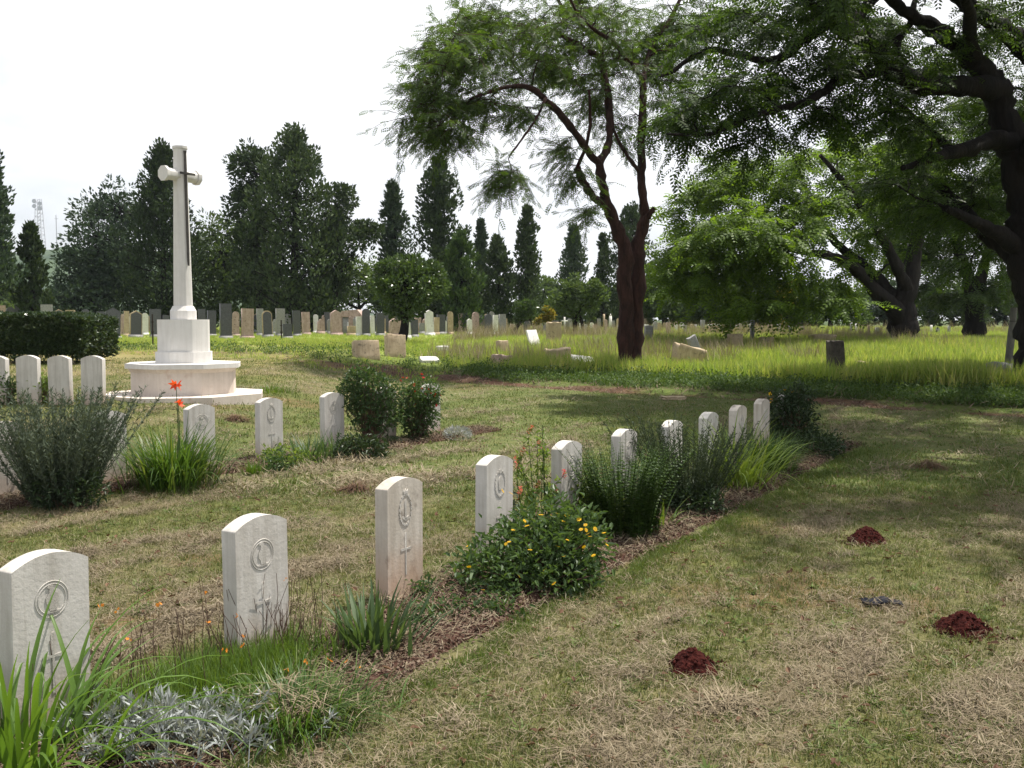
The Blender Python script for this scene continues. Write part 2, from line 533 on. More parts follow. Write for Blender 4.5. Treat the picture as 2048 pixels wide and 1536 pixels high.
# the two mulched beds in front of the graves
def bed_strip(name, p0, p1, w0, w1, seed):
    """p0,p1 along the row line; the bed spans w0..w1 along the facing normal"""
    r = rng_of(seed)
    p0 = np.array(p0); p1 = np.array(p1); L = np.linalg.norm(p1 - p0); uu = (p1 - p0) / L
    nn = np.array([uu[1], -uu[0]])
    na, nb = int(L / .05), 26
    A, B = np.meshgrid(np.linspace(0, L, na), np.linspace(0, 1, nb), indexing='ij')
    wa = w0 + .10 * (fbm(A * 1.2 + seed, A * 0 + 3, 3) - .5)
    wb = w1 + .22 * (fbm(A * 1.5 + seed, A * 0 + 8, 3) - .5)
    off = wa + (wb - wa) * B
    X = p0[0] + uu[0] * A + nn[0] * off; Y = p0[1] + uu[1] * A + nn[1] * off
    endf = np.minimum(1, np.minimum(A, L - A) / .25)
    prof = np.minimum(1, np.minimum(B, 1 - B) / .12) * endf
    Z = zt(X, Y) - .03 + .06 * prof + .05 * prof * (fbm(X * 6, Y * 6, 4) - .45) + .03 * prof * (fbm(X * 19, Y * 19, 2) - .5)
    i, j = np.meshgrid(np.arange(na - 1), np.arange(nb - 1), indexing='ij')
    k = i * nb + j
    o = link(name, mesh_np(name, [(np.stack([X, Y, Z], -1).reshape(-1, 3), np.stack([k, k + 1, k + nb + 1, k + nb], -1).reshape(-1, 4)[:, ::-1])], True), MATS['mulch'], None, 'structure')
    return X, Y, Z, prof

m, n, l, b = newmat('mulch')
tcn = n.new('ShaderNodeTexCoord')
t = n.new('ShaderNodeTexNoise'); t.inputs['Scale'].default_value = 30; t.inputs['Detail'].default_value = 8; t.inputs['Roughness'].default_value = .75
l.new(tcn.outputs['Object'], t.inputs['Vector'])
c = ramp(n, l, t.outputs['Fac'], [(.28, (.028, .015, .012)), (.5, (.08, .040, .030)), (.75, (.15, .098, .072))])
l.new(c.outputs['Color'], b.inputs['Base Color']); b.inputs['Roughness'].default_value = 1; b.inputs['Specular IOR Level'].default_value = .08
bp = n.new('ShaderNodeBump'); bp.inputs['Strength'].default_value = 1; bp.inputs['Distance'].default_value = .03
l.new(t.outputs['Fac'], bp.inputs['Height']); l.new(bp.outputs[0], b.inputs['Normal'])

ROW1 = [(85, 1104), (512, 1028), (798, 958), (988, 914), (1134, 883), (1248, 857), (1344, 838), (1418, 823), (1476, 810), (1524, 798), (1568, 786)]
ROW2 = [(8, 841), (216, 822), (398, 808), (537, 796), (664, 785), (770, 776), (860, 768)]
HS_H = .81
P1 = [onground(x, y, HS_H) - np.array([0, 0, HS_H]) for x, y in ROW1]
P2 = [onground(x, y, HS_H) - np.array([0, 0, HS_H]) for x, y in ROW2]
for Pn in (P1, P2):
    for k in Pn: k[2] = float(zt(k[0], k[1]))
def line(Pn, k0, k1):
    a = np.array(Pn[k0][:2]); b_ = np.array(Pn[k1][:2]); d = (b_ - a) / np.linalg.norm(b_ - a); return a, b_, d
a, b_, d1 = line(P1, 1, 9)
bed1 = bed_strip('soil_bed', a - d1 * 2.6, b_ + d1 * 2.4, -.05, .86, 1)
a, b_, d2 = line(P2, 0, 6)
bed2 = bed_strip('soil_bed', a - d2 * 2.5, b_ + d2 * 1.3, -.05, .66, 2)

# ------------------------------------------------------------------ war graves
HW, HT = .38, .10
stone_mat('headstone_stone', (.45, .425, .395), (.56, .535, .505), 5, .8, .3, stain=(.42, .29, .21), stain_h=.30)
stone_mat('headstone_stained', (.41, .365, .315), (.53, .485, .43), 4, .85, .35, stain=(.45, .27, .17), stain_h=.45, spots=(.25, .22, .19))
stone_mat('carving_stone', (.41, .385, .355), (.52, .495, .46), 14, .9, .3)

def arc_slab(w, t, h, sag, n=14):
    xs = np.linspace(-w / 2, w / 2, n + 1)
    zs = h - sag * (2 * xs / w) ** 2
    prof = np.array([[-w / 2, -.25]] + [[x, z] for x, z in zip(xs, zs)] + [[w / 2, -.25]])[::-1]
    k = len(prof)
    V = np.vstack([np.c_[prof[:, 0], np.full(k, -t / 2), prof[:, 1]], np.c_[prof[:, 0], np.full(k, t / 2), prof[:, 1]]])
    i = np.arange(k)
    return [(V, np.stack([i, (i + 1) % k, k + (i + 1) % k, k + i], -1)[:, ::-1]), (V[:k], i[::-1][None, ::-1]), (V[k:], i[None, ::-1])]

def ring_parts(cx, cz, r, y, tr=.003, n=28, sx=1.0):
    a = np.linspace(0, 2 * math.pi, n + 1)
    pts = np.c_[cx + np.cos(a) * r * sx, np.full(n + 1, y), cz + np.sin(a) * r]
    return [tube(pts, np.full(n + 1, tr), 6)]

def relief(poly, y, d=.004):
    """polygon (x,z) raised d from the face at y"""
    poly = np.asarray(poly, float); k = len(poly)
    ar = np.sum(poly[:, 0] * np.roll(poly[:, 1], -1) - np.roll(poly[:, 0], -1) * poly[:, 1])
    if ar < 0: poly = poly[::-1]
    V = np.vstack([np.c_[poly[:, 0], np.full(k, y + .002), poly[:, 1]], np.c_[poly[:, 0], np.full(k, y - d), poly[:, 1]]])
    i = np.arange(k)
    return [(V, np.stack([i, (i + 1) % k, k + (i + 1) % k, k + i], -1)), (V[k:], i[None, :])]

BIRD = np.array([[-.012, -.055], [.02, -.055], [.022, -.04], [.034, -.01], [.028, .02], [.012, .042], [.004, .062], [-.012, .066], [-.026, .052], [-.012, .048], [-.014, .03], [-.03, .01], [-.028, -.015], [-.016, -.03]])
def emblem(kind, y):
    P = []
    cz = .60
    if kind in ('bird', 'bird_wide'):
        r = .082
        P += ring_parts(0, cz, r, y); P += ring_parts(0, cz, r - .013, y, .003)
        P += relief(BIRD * 1.05 + [0, cz], y)
        P += relief(np.array([[-.04, -.062], [.04, -.062], [.036, -.052], [-.036, -.052]]) + [0, cz], y)
    elif kind == 'wreath':
        for k in range(18):
            a = k / 18 * 2 * math.pi
            c0 = np.array([math.cos(a) * .062, cz + math.sin(a) * .10]); t_ = np.array([-math.sin(a), math.cos(a)])
            n_ = np.array([math.cos(a), math.sin(a)])
            P += relief([c0 - t_ * .018, c0 + n_ * .010, c0 + t_ * .018, c0 - n_ * .008], y)
        P += relief(np.array([[-.02, .10], [.02, .10], [.026, .135], [.01, .12], [0, .142], [-.01, .12], [-.026, .135]]) + [0, cz], y)
        P += relief(np.array([[-.008, -.07], [.008, -.07], [.008, .07], [-.008, .07]]) + [0, cz], y)
        P += relief(np.array([[-.035, -.055], [0, -.075], [.035, -.055], [.03, -.04], [0, -.055], [-.03, -.04]]) + [0, cz], y)
    elif kind == 'sprays':
        for s in (-1, 1):
            for k in range(9):
                a = R(-80 + 140 * k / 8)
                c0 = np.array([s * math.cos(a) * .068, cz + math.sin(a) * .095]); t_ = np.array([-s * math.sin(a), math.cos(a)])
                n_ = np.array([s * math.cos(a), math.sin(a)])
                P += relief([c0 - t_ * .02, c0 + n_ * .014, c0 + t_ * .02, c0 - n_ * .004], y)
        P += relief(np.array([[-.02, -.05], [.02, -.05], [.03, .02], [0, .06], [-.03, .02]]) + [0, cz], y)
        P += relief(np.array([[-.015, .075], [.015, .075], [.02, .1], [0, .11], [-.02, .1]]) + [0, cz], y)
    else:
        r = .088
        P += ring_parts(0, cz, r, y); P += ring_parts(0, cz, r - .02, y, .003)
        P += relief(np.array([[-.02, .03], [.02, .03], [.03, .06], [0, .05], [-.03, .06]]) + [0, cz], y)
        P += relief(np.array([[-.04, -.04], [.04, -.04], [.03, .01], [-.03, .01]]) + [0, cz], y)
    return P

def latin_cross(y, z0=.17, z1=.45, arm=.052, za=.34, w=.006):
    return relief([[-w, z0], [w, z0], [w, za - w], [arm, za - w - .003], [arm, za + w + .003], [w, za + w], [w, z1], [-w, z1], [-w, za + w], [-arm, za + w + .003], [-arm, za - w - .003], [-w, za - w]], y, .0035)

SLAB = mesh_np('slab', arc_slab(HW, HT, HS_H, .055))
def headstone(p, rz, label, group=None, em=None, cross=True, lean=0, mat='headstone_stone'):
    t = thing('war_headstone', label, 'headstone', p, group)
    t.rotation_euler = (lean, R((p[0] * 37 % 1 - .5) * 1.6), rz)
    s = link('slab', SLAB if mat == 'headstone_stone' else SLAB.copy(), None, t)
    if mat != 'headstone_stone': s.data.materials.clear()
    if len(s.data.materials) == 0: s.data.materials.append(MATS[mat])
    bv = s.modifiers.new('bevel', 'BEVEL'); bv.width = .006; bv.segments = 2; bv.limit_method = 'ANGLE'; bv.angle_limit = R(40)
    if em: part('carved_emblem', emblem(em, -HT / 2), MATS['carving_stone'], t, org=np.zeros(3))
    if cross: part('carved_cross', latin_cross(-HT / 2), MATS['carving_stone'], t, org=np.zeros(3))
    return t

RZ1 = math.atan2(d1[1], d1[0]); RZ2 = math.atan2(d2[1], d2[0])
L1 = [('white war headstone with carved round badge behind arching strap leaf plant', 'bird', 'headstone_stone'),
      ('white war headstone with round bird badge behind orange flowered bulbine', 'bird_wide', 'headstone_stone'),
      ('white war headstone with carved wreath and cross, brown stain at its foot', 'wreath', 'headstone_stained'),
      ('white war headstone with leaf spray crest beside the yellow daisy bush', 'sprays', 'headstone_stone'),
      ('white war headstone with small round crest behind the tall red flower spikes', 'round', 'headstone_stone'),
      ('white war headstone half hidden by the upright sword fern', 'round', 'headstone_stone'),
      ('white war headstone rising behind the dark lavender bush', 'round', 'headstone_stone'),
      ('white war headstone behind the pale green arching lily clump', 'round', 'headstone_stone'),
      ('greyish war headstone between the lily clump and the round grass tuft', 'round', 'headstone_stained'),
      ('tall slim looking war headstone beside the dark rose bush', 'round', 'headstone_stained'),
      ('war headstone whose rounded top peeks over the dark rose bush', None, 'headstone_stone')]
for p, (lb, em, mt) in zip(P1, L1):
    headstone(p, RZ1, lb, None, em, True, 0, mt)
L2 = [('pale war headstone at the outer end of the rosemary bush', None),
      ('pale war headstone almost hidden behind the big rosemary bush', None),
      ('pale war headstone behind the lily clump with two orange red flowers', 'round'),
      ('pale free standing war headstone with small grass tuft at its foot', 'wreath'),
      ('pale war headstone standing between iris clump and tall rose bush', 'round'),
      ('pale war headstone mostly covered by the tall rose bush', None),
      ('pale war headstone behind the red flowered bush', 'round')]
for p, (lb, em) in zip(P2, L2):
    headstone(p, RZ2, lb, None, em, True, 0)
HL = {-8: 'pale war headstone at outer end of the row before the hedge', 56: 'pale war headstone between two leafy green plants before the hedge', 120: 'pale war headstone before the hedge, next to the one nearest the cross', 185: 'pale war headstone nearest the stone cross in the row before the hedge'}
for px in (-8, 56, 120, 185):
    p = onground(px, 711, HS_H) ; p[2] = float(zt(p[0], p[1]))
    headstone(p, R(-8), HL[px], None, None, False)

# ------------------------------------------------------------------ stone cross with bronze sword
stone_mat('cross_stone', (.58, .56, .535), (.67, .65, .625), 3, .75, .2)
stone_mat('step_stone', (.52, .45, .39), (.66, .59, .53), 2.2, .85, .3, spots=(.5, .38, .31))
plain('bronze', (.075, .068, .062), .55, .4, .3)
CD = 18.0
cpos = at(370, 782, CD); cpos[2] = float(zbase(cpos[0], cpos[1])) - .02
def zpx(py): return at(370, py, CD)[2]
t = thing('memorial_cross', 'tall white stone memorial cross with bronze sword on octagonal steps', 'cross', cpos)
A0 = math.atan2(U[1], U[0])
def octa(dia, rot=A0):                       # dia across flats
    r = dia / 2 / math.cos(math.pi / 8)
    a = rot + math.pi / 8 + np.arange(8) * math.pi / 4
    return np.c_[np.cos(a) * r, np.sin(a) * r] + cpos[:2]
def bev(o, w=.012):
    bm_ = o.modifiers.new('bevel', 'BEVEL'); bm_.width = w; bm_.segments = 2; bm_.limit_method = 'ANGLE'; bm_.angle_limit = R(30)
zg = cpos[2]
bev(part('paving', prism(octa(2.7), zg - .3, zg + .045), MATS['step_stone'], t))
bev(part('step', prism(octa(1.74), zg + .03, zpx(742)) + prism(octa(1.74), zpx(742) - .001, zpx(733), octa(1.85)), MATS['step_stone'], t), .006)
bev(part('step_lip', prism(octa(1.92), zpx(734), zpx(725)) , MATS['cross_stone'], t))
bev(part('plinth_base', prism(octa(.95), zpx(727), zpx(703)), MATS['cross_stone'], t))
bev(part('plinth', prism(octa(.87), zpx(704), zpx(639)), MATS['cross_stone'], t))
bev(part('shaft_base', prism(octa(.44), zpx(640), zpx(622)) + prism(octa(.44), zpx(622), zpx(612), octa(.345)), MATS['cross_stone'], t), .008)
bev(part('shaft', prism(octa(.32), zpx(614), zpx(297), octa(.22)), MATS['cross_stone'], t), .008)
bev(part('shaft_cap', prism(octa(.255), zpx(298), zpx(293)), MATS['cross_stone'], t), .006)
zc = zpx(351)
def arm(y0, y1, r0, r1):
    a = np.pi / 8 + np.arange(8) * np.pi / 4
    c0, c1 = np.cos(a), np.sin(a)
    nn = np.array([-U[1], U[0], 0]); uu = np.array([U[0], U[1], 0])
    o = np.array([cpos[0], cpos[1], zc])
    A = o + uu * y0 + np.outer(c0 * r0, nn) + np.outer(c1 * r0, [0, 0, 1])
    B = o + uu * y1 + np.outer(c0 * r1, nn) + np.outer(c1 * r1, [0, 0, 1])
    V = np.vstack([A, B]); i = np.arange(8)
    return [(V, np.stack([i, (i + 1) % 8, 8 + (i + 1) % 8, 8 + i], -1)), (V[8:], i[None, :]), (V[:8], i[::-1][None, :])]
bev(part('cross_arm', arm(-.38, -.315, .14, .133) + arm(-.316, .316, .108, .108) + arm(.315, .38, .133, .14), MATS['cross_stone'], t), .006)
# bronze sword on the front face of the shaft
fn = np.array([NRM[0], NRM[1], 0]); ud = np.array([U[0], U[1], 0])
def shaft_r(z): return np.interp(z, [zpx(614), zpx(297)], [.32 / 2, .22 / 2])
def sp_(z, out=.02, s=0.0): return np.array([cpos[0], cpos[1], z]) + fn * (shaft_r(z) + out) + ud * s
z_t, z_b, z_g = zpx(303), zpx(532), zpx(349)
def flat_bar(pts, wid, th):
    P = np.array(pts); V = []
    for p, w in zip(P, wid):
        V += [p - ud * w / 2, p + fn * th, p + ud * w / 2, p - fn * th]
    V = np.array(V); k = len(P); i, j = np.meshgrid(np.arange(k - 1), np.arange(4), indexing='ij')
    F = np.stack([i * 4 + j, i * 4 + (j + 1) % 4, (i + 1) * 4 + (j + 1) % 4, (i + 1) * 4 + j], -1).reshape(-1, 4)
    return [(V, F), (V[:4], np.array([[3, 2, 1, 0]])), (V[-4:], np.array([[0, 1, 2, 3]]))]
sw = part('bronze_sword', flat_bar([sp_(z_b), sp_(z_b + .12), sp_(z_g)], [.004, .05, .066], .026), MATS['bronze'], t)
part('guard', flat_bar([sp_(z_g - .02, .07), sp_(z_g + .02, .07)], [.34, .34], .025) + flat_bar([sp_(z_g - .022, .0), sp_(z_g + .022, .07)], [.06, .06], .03), MATS['bronze'], sw)
part('grip', tube_c([sp_(z_g, .02), sp_(z_g + .2, .022), sp_(z_t - .05, .02), sp_(z_t, .02)], [.024, .022, .02, .032], 8), MATS['bronze'], sw)

# ------------------------------------------------------------------ old graveyard behind
SM = {
 'd': stone_mat('dark_granite', (.05, .05, .058), (.10, .10, .112), 18, .35, .05, spec=.5),
 'g': stone_mat('grey_granite', (.18, .178, .18), (.32, .31, .30), 14, .6, .15),
 'p': stone_mat('pink_sandstone', (.33, .235, .205), (.48, .365, .325), 5, .9, .4, spots=(.18, .13, .1)),
 't': stone_mat('tan_sandstone', (.34, .26, .17), (.50, .40, .28), 4, .9, .5, spots=(.2, .16, .11)),
 'w': stone_mat('white_marble', (.55, .53, .50), (.72, .70, .66), 4, .6, .2, spots=(.4, .38, .35)),
}
SM['b'] = stone_mat('dark_weathered_stone', (.03, .026, .022), (.10, .085, .07), 7, .95, .5, spots=(.14, .13, .10))
CN = {'d': 'dark polished granite', 'g': 'grey granite', 'p': 'pinkish sandstone', 't': 'tan sandstone', 'w': 'white marble'}
KN = {'flat': 'flat topped', 'arch': 'round topped', 'gable': 'pointed', 'shoulder': 'shouldered', 'obelisk': 'obelisk shaped', 'pillar': 'slim pillar', 'tall': 'tall flat topped', 'small': 'low square'}
def stone_profile(kind, w, h):
    if kind in ('flat', 'tall', 'small', 'pillar'):
        p = [[-w / 2, 0], [w / 2, 0], [w / 2, h], [-w / 2, h]]
    elif kind == 'arch':
        a = np.linspace(0, math.pi, 12); p = [[-w / 2, 0], [w / 2, 0]] + [[math.cos(x) * w / 2, h - w * .5 + math.sin(x) * w * .5] for x in a]
    elif kind == 'gable':
        p = [[-w / 2, 0], [w / 2, 0], [w / 2, h - w * .28], [w * .38, h - w * .22], [0, h], [-w * .38, h - w * .22], [-w / 2, h - w * .28]]
    elif kind == 'shoulder':
        a = np.linspace(0, math.pi, 10); p = [[-w / 2, 0], [w / 2, 0], [w / 2, h - w * .38], [w * .34, h - w * .36]] + [[math.cos(x) * w * .33, h - w * .33 + math.sin(x) * w * .33] for x in a] + [[-w * .34, h - w * .36], [-w / 2, h - w * .38]]
    else:
        p = [[-w / 2, 0], [w / 2, 0], [w * .36, h * .86], [0, h], [-w * .36, h * .86]]
    return np.array(p, float)
def extr(prof, y0, y1):
    k = len(prof); V = np.vstack([np.c_[prof[:, 0], np.full(k, y0), prof[:, 1]], np.c_[prof[:, 0], np.full(k, y1), prof[:, 1]]]); i = np.arange(k)
    return [(V, np.stack([i, (i + 1) % k, k + (i + 1) % k, k + i], -1)[:, ::-1]), (V[:k], i[None, :]), (V[k:], i[::-1][None, :])]
def old_stone(x0, x1, yt, yb, kind, col, rz=None, big=True):
    xc = (x0 + x1) / 2
    p = onground(xc, yb, 0, zbase, 85)
    p[2] = float(zt(p[0], p[1]))
    d = p[1]
    h = at(xc, yt, d)[2] - p[2]
    if h < .25: h = .25
    w = (x1 - x0) * d / FOC * .93
    th = min(.28, max(.12, w * .35))
    if rz is None: rz = R(26 if p[0] < 0 else 12) + R(((xc * 7.13) % 1 - .5) * 10)
    where = 'among old graves behind the stone cross' if xc < 745 else ('among old graves near the round tree' if xc < 900 else ('among old graves before the slim cypresses' if xc < 1240 else 'in long grass beyond the forked tree'))
    lb = '%s %s gravestone %s' % (KN[kind], CN[col], where)
    t = thing('old_gravestone', lb, 'gravestone', p, lb.replace(' gravestone', ' gravestones'))
    t.rotation_euler = (R(((xc * 3.7) % 1 - .5) * 4), R(((xc * 5.3) % 1 - .5) * 4), rz)
    Z3 = np.zeros(3); pl = .16 if big else .06
    body = 't' if (col == 'd' and kind in ('gable', 'arch') and int(xc) % 2) else col
    if kind == 'obelisk':
        part('slab', [box((0, 0, pl - .01), (w * .8, w * .8, h * .86 - pl), 0, .62), box((0, 0, h * .86 - .012), (w * .5, w * .5, h * .14), 0, .05)], SM[col], t, org=Z3)
    elif kind == 'pillar':
        part('slab', [box((0, 0, pl - .01), (w, w, h - pl + .01), 0, .9)], SM[col], t, org=Z3)
    else:
        o = part('slab', extr(stone_profile(kind, w, h), -th / 2, th / 2), SM[body], t, org=Z3)
        if big and col == 'd':
            o = part('inscription_panel', extr(stone_profile(kind if kind != 'tall' else 'flat', w * .86, (h - pl) * .95) + [0, pl], -th / 2 - .012, -th / 2 + .01), SM['d'], t, org=Z3)
    if big:
        part('plinth', [box((0, 0, -.2), (w * 1.14, th * 1.7, .2 + pl))], SM['g' if col == 'd' else col], t, org=Z3)
    return t

OLD = [
 (0, 14, 611, 664, 'flat', 'p'), (13, 31, 614, 666, 'arch', 'd'), (31, 53, 606, 668, 'gable', 'd'), (53, 73, 612, 668, 'gable', 'd'), (83, 107, 609, 670, 'flat', 'g'),
 (108, 131, 618, 670, 'gable', 'd'), (133, 152, 620, 668, 'flat', 't'), (159, 185, 618, 672, 'shoulder', 'd'), (194, 210, 623, 667, 'flat', 'd'), (211, 241, 615, 679, 'gable', 'd'),
 (242, 250, 628, 670, 'arch', 'p'), (248, 258, 622, 673, 'flat', 't'), (259, 284, 621, 676, 'gable', 'd'), (284, 297, 626, 671, 'arch', 'w'), (301, 324, 618, 676, 'flat', 'd'),
 (325, 338, 630, 670, 'flat', 'd'), (398, 413, 618, 670, 'flat', 'd'), (414, 432, 621, 673, 'flat', 'd'), (440, 464, 607, 678, 'tall', 'd'), (465, 479, 623, 674, 'arch', 'p'),
 (482, 507, 617, 678, 'flat', 'p'), (514, 528, 617, 672, 'flat', 'g'), (525, 546, 621, 676, 'arch', 'd'), (551, 570, 617, 674, 'flat', 'g'), (566, 585, 648, 679, 'small', 'd'),
 (577, 590, 614, 664, 'arch', 't'), (586, 602, 621, 674, 'flat', 'd'), (604, 621, 624, 670, 'flat', 'p'), (622, 632, 632, 664, 'flat', 'd'), (634, 649, 638, 668, 'shoulder', 'p'),
 (650, 661, 624, 666, 'flat', 'd'), (661, 684, 620, 670, 'gable', 'p'), (694, 713, 652, 671, 'small', 't'), (712, 724, 633, 672, 'flat', 'w'), (724, 740, 617, 672, 'arch', 'd'),
 (741, 750, 631, 669, 'flat', 'w'), (752, 769, 626, 672, 'flat', 'd'), (769, 777, 628, 668, 'flat', 'd'), (777, 798, 637, 674, 'gable', 'p'), (809, 822, 642, 677, 'gable', 'w'),
 (822, 837, 639, 674, 'flat', 'd'), (838, 850, 646, 668, 'flat', 'g'), (851, 869, 620, 671, 'gable', 'w'), (873, 891, 629, 669, 'flat', 'd'), (895, 907, 623, 669, 'arch', 't'),
 (916, 925, 626, 666, 'flat', 'p'), (926, 939, 626, 666, 'flat', 'd'), (943, 958, 624, 668, 'arch', 'p'), (959, 968, 629, 664, 'flat', 'd'), (968, 984, 628, 669, 'arch', 'd'),
 (985, 996, 630, 670, 'flat', 'w'), (996, 1003, 636, 662, 'arch', 'g'), (1004, 1016, 637, 664, 'flat', 't'), (1020, 1029, 648, 664, 'small', 'w'), (1041, 1048, 645, 662, 'flat', 't'), (1049, 1061, 642, 663, 'flat', 'd'),
 (1073, 1083, 642, 663, 'arch', 't'), (1088, 1099, 639, 662, 'arch', 'g'), (1104, 1118, 641, 660, 'flat', 'd'), (1134, 1145, 637, 659, 'arch', 'g'), (1158, 1168, 644, 660, 'gable', 'w'),
 (1179, 1188, 645, 660, 'arch', 'w'), (1195, 1202, 637, 658, 'flat', 'g'), (1206, 1210, 628, 657, 'pillar', 't'), (1216, 1225, 627, 659, 'obelisk', 'w'), (1221, 1230, 641, 659, 'flat', 'g'),
 (1233, 1241, 637, 662, 'arch', 't'), (1285, 1295, 637, 659, 'flat', 't'), (1305, 1313, 645, 660, 'arch', 't'), (1315, 1322, 645, 660, 'arch', 't'), (1326, 1333, 645, 660, 'arch', 't'),
 (1348, 1354, 643, 660, 'flat', 't'), (1358, 1368, 645, 661, 'arch', 'w'), (1381, 1387, 648, 660, 'flat', 'w'), (1389, 1393, 649, 664, 'pillar', 'g'), (1470, 1478, 650, 664, 'arch', 'g'),
 (1500, 1507, 640, 690, 'pillar', 'g'), (1578, 1584, 648, 672, 'pillar', 'g'), (1603, 1610, 652, 668, 'flat', 'g'), (1700, 1704, 645, 668, 'pillar', 'g'), (1710, 1714, 647, 668, 'pillar', 'w'),
 (1735, 1739, 650, 676, 'pillar', 't'), (1750, 1757, 655, 672, 'flat', 'g'), (1860, 1864, 650, 668, 'pillar', 'w'), (1872, 1879, 655, 668, 'arch', 'g'), (1895, 1900, 652, 668, 'flat', 'g'),
]
_r = rng_of(404)
for _x in list(range(200, 1000, 17)) + list(range(1000, 1235, 21)) + list(range(1290, 1560, 19)):      # further rows between and behind
    _x = _x + _r.uniform(-5, 5); _w = _r.uniform(8, 16) if _x < 1000 else _r.uniform(6, 10)
    if 300 < _x < 425: continue
    _b = _r.uniform(664, 670); _h = _r.uniform(28, 42) if _x < 1000 else _r.uniform(16, 26)
    OLD.append((_x, _x + _w, _b - _h, _b, _r.choice(['flat', 'arch', 'gable', 'shoulder', 'flat', 'arch']), _r.choice(['p', 'g', 'p', 'w', 'p', 'g', 'd', 't'])))
for s in OLD:
    old_stone(*s, big=(s[1] - s[0] > 9 and s[4] != 'pillar'))

# white marble cross standing among the old stones
p = onground(1129, 660, 0, zbase, 85); p[2] = float(zt(p[0], p[1]))
t = thing('marble_cross', 'small white marble cross among far old gravestones', 'cross', p)
h = at(1129, 634, p[1])[2] - p[2]
part('upright', [box(p + [0, 0, -.1], (.13, .13, h + .1))], SM['w'], t)
part('cross_arm', [box(p + [0, .0, h * .62], (.5, .126, .13))], SM['w'], t)

# low vault with a shallow gabled roof
p = onground(703, 668, 0, zbase, 85); p[2] = float(zt(p[0], p[1])); d = p[1]
wv = 38 * d / FOC; hv = at(703, 634, d)[2] - p[2]; hr = at(703, 619, d)[2] - p[2]
t = thing('stone_vault', 'low brownish stone vault with shallow gabled roof among gravestones', 'tomb', p)
part('wall', [box(p + [0, .8, -.2], (wv * .92, 1.6, hv + .2))], SM['g'], t)
gp = np.array([[-wv * .56, hv], [wv * .56, hv], [wv * .56, hv + .12], [wv * .32, hr], [-wv * .50, hr - .1], [-wv * .56, hv + .12]])
part('roof', [(v + p, f) for v, f in extr(gp, -.12, 1.75)], SM['p'], t)
part('doorway', [box(p + [0, -.02, 0], (wv * .4, .1, hv * .7))], SM['w'], t)

# low box tombs beyond the forked tree
for x0, x1, yt, yb in ((1417, 1450, 652, 664),):
    p = onground((x0 + x1) / 2, yb + 3, 0, zbase, 85); p[2] = float(zt(p[0], p[1])); d = p[1]
    w = (x1 - x0) * d / FOC
    t = thing('box_tomb', 'low pale box tomb under the dark trees', 'tomb', p)
    part('chest', [box(p + [0, 0, -.1], (w * .94, .9, .62))], SM['t'], t)
    part('lid', [box(p + [0, 0, .515], (w, 1.0, .12))], SM['w'], t)

# broken, leaning and fallen stones in the rough grass
LOOSE = []
def loose_slab(px, pyb, size, rot, col, label, name='fallen_gravestone', sink=.1, seed=0, jag=.05):
    """weathered block with uneven edges; size (w,t,h), rot euler, base point at the ground"""
    p = onground(px, pyb); p[2] = float(zt(p[0], p[1]))
    LOOSE.append((p[0], p[1], size[0]))
    r = rng_of(seed + int(px))
    w, tt, h = size
    if 980 < px < 1450 and h > .2: h *= 1.3
    k = 5
    g = np.linspace(-.5, .5, k)
    V, F = [], []
    idx = {}
    def vid(i, j, m_):
        key = (i, j, m_)
        if key not in idx:
            idx[key] = len(V)
            v = np.array([g[i] * w, g[j] * tt, (g[m_] + .5) * h])
            V.append(v + (r.random(3) - .5) * jag * np.array([w, tt, h]) * .9)
        return idx[key]
    for a_ in range(k - 1):
        for b2 in range(k - 1):
            for m_ in (0, k - 1):
                q1 = [vid(a_, b2, m_), vid(a_ + 1, b2, m_), vid(a_ + 1, b2 + 1, m_), vid(a_, b2 + 1, m_)]; F.append(q1 if m_ else q1[::-1])
                q1 = [vid(a_, m_, b2), vid(a_ + 1, m_, b2), vid(a_ + 1, m_, b2 + 1), vid(a_, m_, b2 + 1)]; F.append(q1[::-1] if m_ else q1)
                q1 = [vid(m_, a_, b2), vid(m_, a_ + 1, b2), vid(m_, a_ + 1, b2 + 1), vid(m_, a_, b2 + 1)]; F.append(q1 if m_ else q1[::-1])
    o = link(name, mesh_np(name, [(np.array(V) - [0, 0, sink], np.array(F))]), SM[col])
    o.location = p; o.rotation_euler = tuple(R(x) for x in rot)
    bv = o.modifiers.new('bevel', 'BEVEL'); bv.width = min(size) * .08; bv.segments = 2
    tag(o, label, 'gravestone')
    return o
loose_slab(733, 716, (.84, .32, .68), (-14, 0, 22), 't', 'squat tan sandstone slab leaning back in rough grass')
loose_slab(790, 713, (.70, .36, .88), (-12, 4, 24), 't', 'taller tan sandstone slab leaning beside the squat one')
loose_slab(858, 724, (.62, .5, .14), (14, 0, 20), 'w', 'small pale flat stone lying in the grass', sink=-.02)
loose_slab(1006, 712, (.42, .28, .55), (-8, 0, 30), 't', 'upright tan block with slanted shadowed side')
loose_slab(1003, 728, (.62, .45, .32), (0, 8, 40), 'p', 'broken reddish rock lying at the foot of tan block', jag=.22)
loose_slab(1071, 694, (.5, .12, .75), (-32, 0, 25), 'w', 'white slab tilted back like a desk in long grass')
loose_slab(1108, 688, (.68, .3, .85), (-4, 0, 10), 't', 'rounded tan stub of a gravestone in tall grass', jag=.12)
loose_slab(1115, 726, (.85, .45, .48), (4, -4, 18), 't', 'broken tan block lying near the foot of forked tree', jag=.15)
loose_slab(1140, 727, (.30, .30, .25), (0, 6, 30), 'p', 'small brown lump of stone beside broken tan block', jag=.2)
loose_slab(1165, 727, (.85, .6, .18), (16, 8, 10), 'w', 'pale flat broken slab lying beside the broken tan block', sink=-.02, jag=.15)
